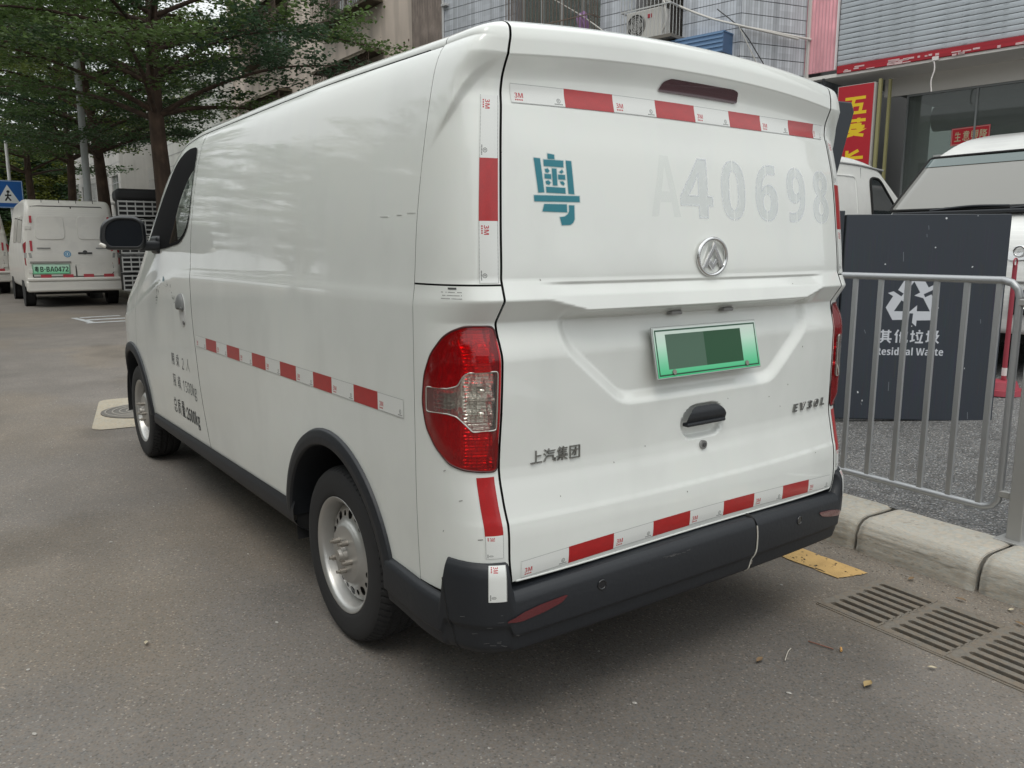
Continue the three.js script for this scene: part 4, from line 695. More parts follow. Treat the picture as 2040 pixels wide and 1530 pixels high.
  const ghost = canvasTex(1536, 360, (c, w, h) => {
    c.clearRect(0, 0, w, h); const xs = { A: [-0.245, -0.125], 4: [-0.124, 0.024], 0: [0.055, 0.185], 6: [0.225, 0.362], 9: [0.405, 0.535], 8: [0.575, 0.70] };
    for (const [ch, [a, b]] of Object.entries(xs)) {
      const x0 = (a + 0.26) / 0.98 * w, x1 = (b + 0.26) / 0.98 * w; c.save(); c.translate(x0, 325); c.font = 'bold 400px sans-serif'; const m = c.measureText(ch).width; c.scale((x1 - x0) / m, 1);
      c.lineJoin = 'round'; c.strokeStyle = 'rgba(236,240,244,0.32)'; c.lineWidth = 8; if (ch !== 'A') c.strokeText(ch, 0, 0); c.fillStyle = ch === 'A' ? 'rgba(176,184,188,0.06)' : 'rgba(156,166,188,0.12)'; c.fillText(ch, 0, 0); c.restore();
    }
    const r = rngOf(8); c.globalCompositeOperation = 'destination-out'; for (let i = 0; i < 900; i++) { const x = r() * w, y = r() * h; c.strokeStyle = `rgba(0,0,0,${0.12 + r() * 0.3})`; c.lineWidth = 1 + r() * 5; c.beginPath(); c.moveTo(x, y); c.bezierCurveTo(x + r() * 30 - 15, y + r() * 40, x + r() * 50 - 25, y + r() * 40, x + r() * 40 - 20, y + r() * 50); c.stroke(); }
    c.fillStyle = '#000'; for (const b of [0.038 + 0.26, 0.12 + 0.26, 0.292 + 0.26, 0.47 + 0.26, 0.638 + 0.26]) c.fillRect(b / 0.98 * w - 5, 0, 9, h);
  });
  decal(van, 'faded_number', tail, -0.26, 0.72, 1.45, 1.67, TI, ghost, 40);
  // small lettering on the driver's door
  const info = canvasTex(900, 600, (c, w, h) => {
    c.clearRect(0, 0, w, h); c.strokeStyle = c.fillStyle = 'rgba(62,68,72,0.86)';
    let x = 70; for (const ch of ['限', '乘']) { pen(c, ch, x, 40, 100, 110, 9); x += 150; } c.font = '130px sans-serif'; c.fillText('2', x + 30, 150); pen(c, '人', x + 160, 40, 120, 110, 10);
    x = 70; for (const ch of ['限', '载']) { pen(c, ch, x, 220, 100, 115, 9); x += 150; } c.fillText('1500kg', x + 10, 335);
    x = 10; c.strokeStyle = c.fillStyle = 'rgba(44,50,54,0.95)'; for (const ch of ['总', '质', '量']) { pen(c, ch, x, 430, 112, 140, 11); x += 128; } c.font = 'bold 150px sans-serif'; c.save(); c.translate(x - 6, 572); c.scale(0.78, 1); c.fillText(':2600kg', 0, 0); c.restore();
    const r = rngOf(12); c.globalCompositeOperation = 'destination-out'; for (let i = 0; i < 420; i++) { c.fillStyle = `rgba(0,0,0,${0.3 + r() * 0.6})`; c.fillRect(r() * w, r() * 390, 4 + r() * 26, 3 + r() * 18); }
  });
  decal(van, 'door_lettering', side, -3.005, -2.425, 0.46, 0.845, IN, info, 16);
  const arc = canvasTex(512, 400, (c, w, h) => {
    c.clearRect(0, 0, w, h); const r = rngOf(31); const chars = ['生', '限', '意', '量', '其', '人', '乘'];
    chars.forEach((ch, i) => { const a = -1.35 + i * 0.42, x = w * 0.5 + Math.sin(a) * 200 - 30, y = 60 + (1 - Math.cos(a)) * 230; c.strokeStyle = i === 2 || i === 3 ? 'rgba(46,112,128,0.85)' : 'rgba(60,72,78,0.8)'; pen(c, ch, x, y, 60, 84, 7); });
    c.globalCompositeOperation = 'destination-out'; for (let i = 0; i < 330; i++) { c.fillStyle = '#000'; c.beginPath(); c.ellipse(r() * w, r() * h, 4 + r() * 15, 6 + r() * 26, 0.2, 0, 7); c.fill(); }
  });
  decal(van, 'worn_lettering', side, -3.27, -2.76, 1.02, 1.27, IN, arc, 16);
  const tiny = canvasTex(256, 128, (c, w, h) => { c.clearRect(0, 0, w, h); c.fillStyle = 'rgba(60,62,62,0.8)'; c.fillRect(70, 8, 90, 16); for (let k = 0; k < 3; k++) for (let i = 0; i < 18; i++) if (hash2(i, k, 4) > 0.25) c.fillRect(20 + i * 12, 44 + k * 26, 8, 6); });
  decal(van, 'small_print', corner, 0.42, 0.70, 1.243, 1.283, CI, tiny, 10);
  // chips and scratches in the paint
  const nick = []; const r = rngOf(77);
  for (const [t, y, l, a] of [[0.62, 0.79, 0.008, 0.4], [0.46, 0.715, 0.010, 0.2], [0.30, 0.615, 0.014, 0.1], [0.42, 0.545, 0.007, 0.3], [0.7, 0.62, 0.005, 1.2]]) { const p = offset(corner, 0.0012, CI)(t, y); nick.push(box(l, 0.0016, 0.0006).rotateZ(a).rotateY(-0.75).translate(...p)); }
  for (let i = 0; i < 16; i++) { const x = -0.65 + r() * 1.3, y = 0.6 + r() * 0.75; if (plateDip(x, y) > -0.02) continue; nick.push(box(0.0015 + r() * 0.0015, 0.002 + r() * 0.004, 0.0005).rotateZ(r()).translate(x, y, zt(x, y) + 0.001)); }
  { const sc = []; for (const [z, y, l] of [[-0.262, 1.475, 0.045], [-0.33, 1.472, 0.03], [-0.42, 1.47, 0.05]]) { const p = side(z, y); sc.push(box(0.0006, 0.0014, l).rotateX(0.03).translate(p[0] - 0.001, y, z)); } obj('scratch', sc, std([0.5, 0.5, 0.48], 0.8), van).userData.kind = 'stuff'; }
  obj('paint_chip', nick, std([0.16, 0.15, 0.14], 0.8), van).userData.kind = 'stuff';
}
// ---------------------------------------------------------------- railing along the pavement
const galv = std([0.42, 0.43, 0.44], 0.42, 0.7, { bumpMap: concMaps.bump, bumpScale: 0.0002 });
const galvPost = std([0.40, 0.40, 0.39], 0.5, 0.5);
{
  const L = 1.985, first = thing('railing_panel', 'grey metal railing panel standing beside the dark waste board', 'railing', [kerbX(0.235) + 0.33, 0, 0.235], -0.055, 'railing panels along the kerb');
  const flat = (w, h, d, x, y, z) => rbox(w, h, d, 0.005, x, y, z, 2);
  const frame = (r) => { const p = []; const rc = 0.07, y0 = 0.262, y1 = 1.248; const arc = (cz, cy, a0) => { for (let i = 0; i <= 5; i++) { const a = a0 + i / 5 * Math.PI / 2; p.push([0, cy + Math.sin(a) * rc, cz + Math.cos(a) * rc]); } }; arc(-rc, y1 - rc, 0); arc(-L + rc, y1 - rc, Math.PI / 2); arc(-L + rc, y0 + rc, Math.PI); arc(-rc, y0 + rc, 1.5 * Math.PI); p.push(p[0]); return p; };
  obj('rail_frame', tube(frame(), 0.0165, 160, 8, false, true), galv, first);
  for (let i = 0; i < 14; i++) obj('bar', flat(0.016, 0.97, 0.027, 0, 0.755, -0.085 - i * 0.1354), galv, first);
  obj('post', [rbox(0.062, 1.24, 0.062, 0.006, 0, 0.76, 0.085), rbox(0.072, 0.02, 0.072, 0.004, 0, 1.385, 0.085), rbox(0.13, 0.012, 0.13, 0.004, 0, 0.152, 0.085)], galvPost, first);
  obj('bracket', [rbox(0.03, 0.03, 0.07, 0.006, 0, 1.16, 0.03), rbox(0.03, 0.03, 0.07, 0.006, 0, 0.34, 0.03)], galvPost, first);
  const step = L + 0.17;
  for (let i = -1; i < 13; i++) if (i) { const z = 0.235 - i * step; copyOf(first, i < 0 ? 'grey metal railing panel behind the drain grate by the post' : 'grey metal railing panel further along the kerb', [kerbX(z) + 0.33, 0, z], -0.055); }
}
// ---------------------------------------------------------------- dark waste station board
{
  const navy = std([0.032, 0.038, 0.047], 0.42), w = thing('waste_board', 'tall dark grey waste sorting board with white recycling symbol behind the railing', 'sign board', [3.33, paveY(3.33), -1.0], -0.74);
  const tex = canvasTex(640, 860, (c, W, H) => {
    c.fillStyle = '#383d45'; c.fillRect(0, 0, W, H); const r = rngOf(3);
    for (let i = 0; i < 500; i++) { c.fillStyle = `rgba(${r() > 0.5 ? 90 : 30},${r() > 0.5 ? 94 : 33},${r() > 0.5 ? 100 : 40},0.10)`; c.fillRect(r() * W, r() * H, 1 + r() * 3, 20 + r() * 120); }
    c.fillStyle = '#c9ccd2'; c.strokeStyle = '#c9ccd2';
    const arrow = (a) => { c.save(); c.translate(285, 352); c.rotate(a); const P = [[-30, -104], [30, -104], [58, -58], [80, -70], [66, -6], [4, -24], [26, -37], [0, -82], [-52, 6], [-80, -12]]; c.beginPath(); P.forEach((p, i) => (i ? c.lineTo(p[0], p[1]) : c.moveTo(p[0], p[1]))); c.closePath(); c.fill(); c.restore(); };
    for (let i = 0; i < 3; i++) arrow(i * Math.PI * 2 / 3);
    c.fillStyle = '#383d45'; for (let i = 0; i < 3; i++) { c.save(); c.translate(285, 352); c.rotate(i * Math.PI * 2 / 3 + 1.1); c.fillRect(-8, -140, 14, 90); c.restore(); } c.fillStyle = '#c9ccd2';
    [...'其他垃圾'].forEach((ch, i) => pen(c, ch, 160 + i * 62, 468, 56, 60, 7));
    c.font = 'bold 43px sans-serif'; c.save(); c.translate(152, 578); c.scale(0.86, 1); c.fillText('Residual Waste', 0, 0); c.restore();
    c.fillStyle = '#d6d8da'; for (let i = 0; i < 11; i++) { const x = r() * W, y = r() * H; c.beginPath(); c.ellipse(x, y, 1 + r() * 4, 1 + r() * 5, r() * 3, 0, 7); c.fill(); }
    c.strokeStyle = 'rgba(200,204,210,0.5)'; c.lineWidth = 2; for (let i = 0; i < 9; i++) { const x = r() * W, y = r() * H; c.beginPath(); c.moveTo(x, y); c.lineTo(x + r() * 6, y + 10 + r() * 30); c.stroke(); }
  });
  const W = 1.02, H = 1.36;
  obj('panel', [rbox(W, H, 0.045, 0.006, 0, H / 2 + 0.005, -0.026)], navy, w);
  obj('panel_print', patch((x, y) => [x, y, 0.0], -W / 2 + 0.004, W / 2 - 0.004, 0.012, H - 0.004, 2, 2, { inner: [0, 0.5, -1], uv: (x, y) => [(x + W / 2) / W, y / H] }), std(0xffffff, 0.38, 0, { map: tex }), w);
  obj('side_panel', rbox(0.045, H + 0.03, 0.5, 0.005, -W / 2 - 0.03, (H + 0.03) / 2, -0.26), navy, w);
  obj('canopy_arm', extr([[-0.10, 0], [0.05, 0], [0.18, 0.62], [0.16, 0.68], [-0.2, 0.72], [-0.2, 0.62]], 0.12, 0.008).translate(-W / 2 - 0.12, 1.42, -0.32), navy, w);
}
// ---------------------------------------------------------------- trees
const bark = std(0xffffff, 0.95, 0, { map: texOf(256, 256, (u, v) => { const k = 0.75 + 0.5 * (fbm(u * 6, v * 14, 5, 301, 6) - 0.5) + 0.2 * (fbm(u * 20, v * 4, 3, 307, 4) - 0.5); return [0.39 * k, 0.315 * k, 0.265 * k]; }), bumpMap: concMaps.bump, bumpScale: 0.006 });
const leafMat = phy(0xffffff, { vertexColors: true, roughness: 0.95, transmission: 0.5, thickness: 0, specularIntensity: 0.4 });
function limb(pts, r0, r1, sides = 8) {   // tapered, gently bent branch
  const c = new THREE.CatmullRomCurve3(pts.map(V)), n = Math.max(4, pts.length * 3), fr = c.computeFrenetFrames(n), pos = [], nor = [], uv = [], idx = [];
  for (let i = 0; i <= n; i++) { const p = c.getPointAt(i / n), r = lerp(r0, r1, Math.pow(i / n, 0.8)); for (let j = 0; j <= sides; j++) { const a = j / sides * Math.PI * 2, N = fr.normals[i].clone().multiplyScalar(Math.cos(a)).addScaledVector(fr.binormals[i], Math.sin(a)); pos.push(p.x + N.x * r, p.y + N.y * r, p.z + N.z * r); nor.push(N.x, N.y, N.z); uv.push(j / sides, i / n * 3); } }
  for (let i = 0; i < n; i++) for (let j = 0; j < sides; j++) { const a = i * (sides + 1) + j, b = a + sides + 1; idx.push(a, a + 1, b, b, a + 1, b + 1); }
  const g = new THREE.BufferGeometry(); g.setAttribute('position', new THREE.Float32BufferAttribute(pos, 3)); g.setAttribute('normal', new THREE.Float32BufferAttribute(nor, 3)); g.setAttribute('uv', new THREE.Float32BufferAttribute(uv, 2)); g.setIndex(idx); return g;
}
class Leaves {
  constructor(seed) { this.r = rngOf(seed); this.p = []; this.n = []; this.c = []; }
  add(x, y, z, s, hue) {
    const r = this.r, yaw = r() * 6.283, tilt = (r() - 0.5) * 1.5, roll = (r() - 0.5) * 1.2, e = new THREE.Euler(tilt, yaw, roll), m = new THREE.Matrix4().makeRotationFromEuler(e), L = s * (0.8 + r() * 0.5), w = L * 0.33;
    const q = [[0, 0, 0], [w, 0.12 * L, L * 0.5], [0, 0, L], [-w, 0.12 * L, L * 0.5]].map((a) => V(a).applyMatrix4(m)), nn = V([0, 1, 0]).applyMatrix4(m);
    for (const i of [0, 2, 1, 0, 3, 2]) { this.p.push(x + q[i].x, y + q[i].y, z + q[i].z); this.n.push(nn.x, nn.y, nn.z); }
    const k = 0.72 + r() * 0.56, c = [hue[0] * k, hue[1] * k, hue[2] * k]; for (let i = 0; i < 6; i++) this.c.push(...c);
  }
  geo() { const g = new THREE.BufferGeometry(); g.setAttribute('position', new THREE.Float32BufferAttribute(this.p, 3)); g.setAttribute('normal', new THREE.Float32BufferAttribute(this.n, 3)); g.setAttribute('color', new THREE.Float32BufferAttribute(this.c, 3)); return g; }
}
function treeParts(seed, { H, h0, R, tr, fork = 0, leaf = 0.095, per = 150, dense = 1, lean = [0, 0], low = null }) {
  const r = rngOf(seed), wood = [], lv = new Leaves(seed + 1);
  const tip = [lean[0], H, lean[1]], tp = (h) => [lean[0] * (h / H) ** 1.4 + Math.sin(h * 0.9 + seed) * 0.05, h, lean[1] * (h / H) ** 1.4 + Math.cos(h * 0.8 + seed) * 0.05];
  wood.push(limb([[0, -0.1, 0], tp(H * 0.2), tp(H * 0.4), tp(H * 0.6), tp(H * 0.8), tip], tr, tr * 0.18, 12));
  const greens = [[0.09, 0.15, 0.05], [0.115, 0.18, 0.055], [0.07, 0.12, 0.05], [0.165, 0.215, 0.06], [0.06, 0.11, 0.055]];
  let az = r() * 6;
  for (let h = h0; h < H; h += 0.62 + r() * 0.25) {
    const f = (h - h0) / (H - h0), len = R * (1 - 0.72 * Math.pow(f, 1.6)) * (f < 0.12 ? 0.85 : 1), nb = 5 + (r() > 0.5 ? 1 : 0);
    for (let b = 0; b < nb; b++) {
      const a = az + b / nb * 6.283 + (r() - 0.5) * 0.5, l = len * (0.72 + r() * 0.42), o = tp(h + (r() - 0.5) * 0.3), rise = 0.10 + r() * 0.2, droop = 0.12 + r() * 0.12;
      const at = (t) => [o[0] + Math.cos(a) * l * t, o[1] + l * (rise * t * 1.6 - droop * t * t) + 0.15 * Math.sin(t * 3), o[2] + Math.sin(a) * l * t];
      wood.push(limb([at(0), at(0.3), at(0.65), at(1)], tr * 0.28 * (1 - f * 0.6), 0.008, 5));
      const hue = greens[Math.floor(r() * greens.length)];
      for (let s = 0; s < 7; s++) {
        const t = 0.22 + s * 0.115 + r() * 0.06, p = at(t), sg = s % 2 ? 1 : -1, sl = l * (0.38 - 0.22 * Math.abs(t - 0.5)) * (0.8 + r() * 0.5), sa = a + sg * (0.75 + r() * 0.5);
        const e = [p[0] + Math.cos(sa) * sl, p[1] + 0.06 * sl + (r() - 0.5) * 0.25, p[2] + Math.sin(sa) * sl];
        wood.push(limb([p, [lerp(p[0], e[0], 0.5), lerp(p[1], e[1], 0.5) + 0.05, lerp(p[2], e[2], 0.5)], e], 0.012, 0.004, 4));
        const n = Math.round(per * dense * (0.6 + r() * 0.8) / 2.4 * sl);
        for (let k = 0; k < n; k++) { const q = Math.pow(r(), 0.8), jx = (r() - 0.5), sp = 0.16 + 0.22 * q; lv.add(lerp(p[0], e[0], q) + jx * sp * 2, lerp(p[1], e[1], q) + (r() - 0.45) * 0.24, lerp(p[2], e[2], q) + (r() - 0.5) * sp * 2, leaf, hue); }
      }
      for (let k = 0; k < 60 * dense; k++) { const t = 0.6 + 0.45 * r(), p = at(t); lv.add(p[0] + (r() - 0.5) * 0.3, p[1] + (r() - 0.5) * 0.16, p[2] + (r() - 0.5) * 0.3, leaf, hue); }
    }
    az += 1.1;
  }
  return { wood: merge(wood), crown: lv.geo() };
}
function tree(name, label, pos, seed, o, group) { const t = thing(name, label, 'tree', pos, 0, group), g = treeParts(seed, o); obj('trunk', g.wood, bark, t); obj('crown', g.crown, leafMat, t); return t; }
{
  const G = 'street trees along the pavement';
  const A = tree('street_tree', 'tall straight tree with reddish trunk beside the stacked cages', [2.72, 0.15, -18.3], 101, { H: 11.5, h0: 4.2, R: 5.5, tr: 0.26, per: 265 }, G);
  const B = tree('street_tree', 'tree with a forked leaning trunk behind the distant parked van', [2.85, 0.15, -26], 212, { H: 10.5, h0: 4.0, R: 5.0, tr: 0.24, per: 250, lean: [-0.7, 0.4] }, G);
  tree('street_tree', 'dark slim tree trunk beside the grey lamp post', [2.9, 0.15, -33], 318, { H: 11, h0: 4.4, R: 5.0, tr: 0.21, per: 200, leaf: 0.105 }, G);
  tree('street_tree', 'spreading tree in front of the green bank', [2.4, 0.1, -41], 427, { H: 11, h0: 4.6, R: 5.6, tr: 0.24, per: 170, leaf: 0.12 }, G);
  tree('street_tree', 'leafy tree overhanging the road near the crossing sign', [-5.4, 0.0, -38], 533, { H: 12.5, h0: 4.8, R: 6.0, tr: 0.25, per: 170, leaf: 0.12 }, G);
  // the far side of the street, mirrored in the van's flank
  const G2 = 'trees across the street';
  [[-8.6, -21, 0.4], [-8.9, -15.6, 1.0], [-8.5, -10.2, 2.2], [-8.8, -4.9, 3.4], [-8.6, 0.4, 4.0], [-8.9, 5.6, 5.1]].forEach(([x, z, a], i) => { const o = copyOf(i % 2 ? B : A, 'street tree on the far side of the road', [x, -0.9, z], a, G2); o.scale.set(0.84, 0.62, 0.84); });
}
{   // green bank beyond the trees
  const lv = new Leaves(901), r = rngOf(902), hue = [[0.075, 0.13, 0.028], [0.055, 0.11, 0.03], [0.13, 0.155, 0.02], [0.04, 0.085, 0.028]];
  const top = (x) => 7.6 + 1.6 * fbm(x * 0.35, 2, 3, 19);
  for (let i = 0; i < 40000; i++) { const x = -9 + r() * 15.5, f = Math.pow(r(), 0.7), y = top(x) * f; lv.add(x + (r() - 0.5), y, -57 - 2.6 * f + (fbm(x * 0.9, y * 0.9, 3, 23) - 0.5) * 3 + (r() - 0.5) * 0.5, 0.2, hue[Math.floor(fbm(x * 0.8, y * 0.8, 3, 29) * 5.2) % 4]); }
  const h = thing('hedge_bank', 'yellow green leafy bank at the end of the street', 'hedge'); obj('foliage', lv.geo(), leafMat, h); obj('bank', patch((x, s) => [x, top(x) * 0.92 * s, -57.6 - 2.6 * s], -9, 6.5, 0, 1, 40, 10, { inner: [0, 0, -70] }), std([0.02, 0.04, 0.014], 0.95), h);
}
// ---------------------------------------------------------------- poles and signs
{
  const p = thing('lamp_post', 'pale grey round lamp post among the street trees', 'lamp post', [1.98, 0, -23.6]);
  obj('post', limb([[0, 0, 0], [0.0, 3, 0], [0, 6, 0], [0, 8.5, 0]], 0.115, 0.075, 20), std([0.36, 0.37, 0.37], 0.6), p); obj('base', cyl(0.15, 0.17, 0.5, 20, 0, 0.25, 0), std([0.12, 0.12, 0.12], 0.8), p);
  obj('arm', limb([[0, 8.4, 0], [-0.5, 8.8, 0], [-1.6, 9.0, 0]], 0.05, 0.04, 10), std([0.36, 0.37, 0.37], 0.6), p); obj('lamp_head', rbox(0.7, 0.1, 0.25, 0.04, -1.9, 9.0, 0), std([0.4, 0.4, 0.4], 0.5), p);
  const s = thing('crossing_sign', 'blue square crossing sign with white triangle on a white pole', 'sign', [0.55, 0, -30.2], 0.05);
  obj('pole', cyl(0.05, 0.05, 5.2, 14, 0.16, 2.6, 0), std([0.75, 0.75, 0.74], 0.5), s);
  const t = canvasTex(256, 256, (c, w, h) => { c.fillStyle = '#1b63b4'; c.fillRect(0, 0, w, h); c.fillStyle = '#eef1f3'; c.beginPath(); c.moveTo(128, 40); c.lineTo(226, 210); c.lineTo(30, 210); c.closePath(); c.fill(); c.fillStyle = '#222'; c.beginPath(); c.arc(132, 105, 13, 0, 7); c.fill(); c.lineWidth = 13; c.strokeStyle = '#222'; c.beginPath(); c.moveTo(130, 120); c.lineTo(126, 155); c.lineTo(104, 190); c.moveTo(126, 155); c.lineTo(150, 188); c.moveTo(104, 140); c.lineTo(156, 138); c.stroke(); c.strokeStyle = '#cfe0ee'; c.lineWidth = 5; c.strokeRect(6, 6, w - 12, h - 12); });
  obj('sign_plate', rbox(0.9, 0.9, 0.03, 0.01, 0.06, 3.15, 0.06), std([0.3, 0.3, 0.3], 0.5), s);
  obj('sign_print', patch((x, y) => [x, y, 0.078], -0.385, 0.505, 2.705, 3.595, 2, 2, { inner: [0, 3, -1], uv: (x, y) => [(x + 0.385) / 0.89, (y - 2.705) / 0.89] }), std(0xffffff, 0.4, 0, { map: t }), s);
}
{   // stacked wire cages under a black cover, beyond the van's mirror
  const c = thing('cage_stack', 'stack of pale wire cages under a black cover by the railing', 'cage', [2.5, 0.15, -19.6], -0.1), wire = std([0.45, 0.45, 0.44], 0.5, 0.4), dark = std([0.012, 0.012, 0.013], 0.7);
  c.scale.setScalar(1.2); obj('cover', rbox(1.0, 0.24, 0.8, 0.09, 0, 2.06, 0), dark, c);
  for (let k = 0; k < 5; k++) { const y = 0.2 + k * 0.36, l = []; for (const yy of [0.02, 0.11, 0.2, 0.29]) l.push(box(0.94, 0.03, 0.02, 0, y + yy, 0.39)); for (let i = 0; i < 7; i++) l.push(box(0.02, 0.3, 0.02, -0.46 + i * 0.153, y + 0.16, 0.392)); obj('cage', [...l], wire, c); obj('cage_box', box(0.9, 0.33, 0.72, 0, y + 0.16, 0), dark, c); }
}
// ---------------------------------------------------------------- the other vehicles
// body from a side outline in (z, y): flanks with a slight inward lean, and a band over the edge with rounded shoulders
function shell(outline, W, r, lean) {
  const n = outline.length, ins = inPoly(outline), w = (y) => W / 2 * lean(y);
  let zs = outline.map((p) => p[0]), ys = outline.map((p) => p[1]); const z0 = Math.min(...zs), z1 = Math.max(...zs), y0 = Math.min(...ys), y1 = Math.max(...ys);
  const flank = (z, y) => [-w(y), y, z];
  const sideG = patch(flank, z0, z1, y0, y1, 60, 32, { clips: [(z, y) => ins(z, y) - r], inner: [0, (y0 + y1) / 2, (z0 + z1) / 2] });
  const at = (s) => { const i = ((Math.floor(s) % n) + n) % n, f = s - Math.floor(s), a = outline[i], b = outline[(i + 1) % n]; return [lerp(a[0], b[0], f), lerp(a[1], b[1], f)]; };
  const nrm = (s) => { const a = at(s - 0.6), b = at(s + 0.6), dz = b[0] - a[0], dy = b[1] - a[1], l = Math.hypot(dz, dy) || 1; let m = [dy / l, -dz / l]; const p = at(s); if (ins(p[0] + m[0] * 0.02, p[1] + m[1] * 0.02) < 0) m = [-m[0], -m[1]]; return m; };
  const band = (s, a) => { const p = at(s), m = nrm(s), A = Math.abs(a), sg = Math.sign(a) || 1; if (A <= 1) return [sg * A * (w(p[1]) - r), p[1], p[0]]; const th = Math.min(1, A - 1) * Math.PI / 2, d = r * (1 - Math.cos(th)), q = [p[0] + m[0] * d, p[1] + m[1] * d]; return [sg * (w(q[1]) - r + r * Math.sin(th)), q[1], q[0]]; };
  const bandG = patch(band, 0, n, -2, 2, n * 2, 28, { inner: [0, (y0 + y1) / 2, (z0 + z1) / 2] });
  return { geo: merge([sideG, mirrorX(sideG), bandG]), flank, band, w, z0, z1 };
}
const carWhite = phy([0.78, 0.785, 0.775], { roughness: 0.45, clearcoat: 0.8, clearcoatRoughness: 0.08, map: grime });
const carCream = phy([0.74, 0.72, 0.685], { roughness: 0.5, clearcoat: 0.5, clearcoatRoughness: 0.2, map: grime });
const shadedCabGlass = phy([0.02, 0.024, 0.026], { roughness: 0.05, specularIntensity: 1, clearcoat: 1, clearcoatRoughness: 0.02 });  // opaque panes: the shade of the interior is put into their near-black colour
const lampRed = phy([0.30, 0.012, 0.02], { roughness: 0.2, clearcoat: 1, clearcoatRoughness: 0.08 });
const lampClear = phy([0.62, 0.62, 0.60], { roughness: 0.12, metalness: 0.5, clearcoat: 1, clearcoatRoughness: 0.04 });
function plainWheel(parent, x, y, z, R, W, s) {
  const w = part('wheel', parent); w.position.set(x, y, z); if (s > 0) w.rotation.y = Math.PI;
  obj('tyre', new THREE.LatheGeometry([[R * 0.64, -W / 2 + 0.02], [R * 0.7, -W / 2], [R * 0.94, -W / 2], [R, -W / 2 + 0.03], [R, W / 2 - 0.03], [R * 0.94, W / 2], [R * 0.7, W / 2], [R * 0.64, W / 2 - 0.02]].map((p) => new THREE.Vector2(p[0], p[1])), 36).rotateZ(Math.PI / 2), rubber, w);
  obj('rim', new THREE.LatheGeometry([[0.0, 0.06], [R * 0.25, 0.065], [R * 0.4, 0.03], [R * 0.55, 0.04], [R * 0.62, 0.08], [R * 0.66, 0.085]].map((p) => new THREE.Vector2(p[0], p[1])), 32).rotateZ(Math.PI / 2), std([0.4, 0.4, 0.39], 0.4, 0.7), w);
}
const strip3 = (P, u0, u1, v0, v1, inner) => patch(P, u0, u1, v0, v1, 8, 8, { inner });
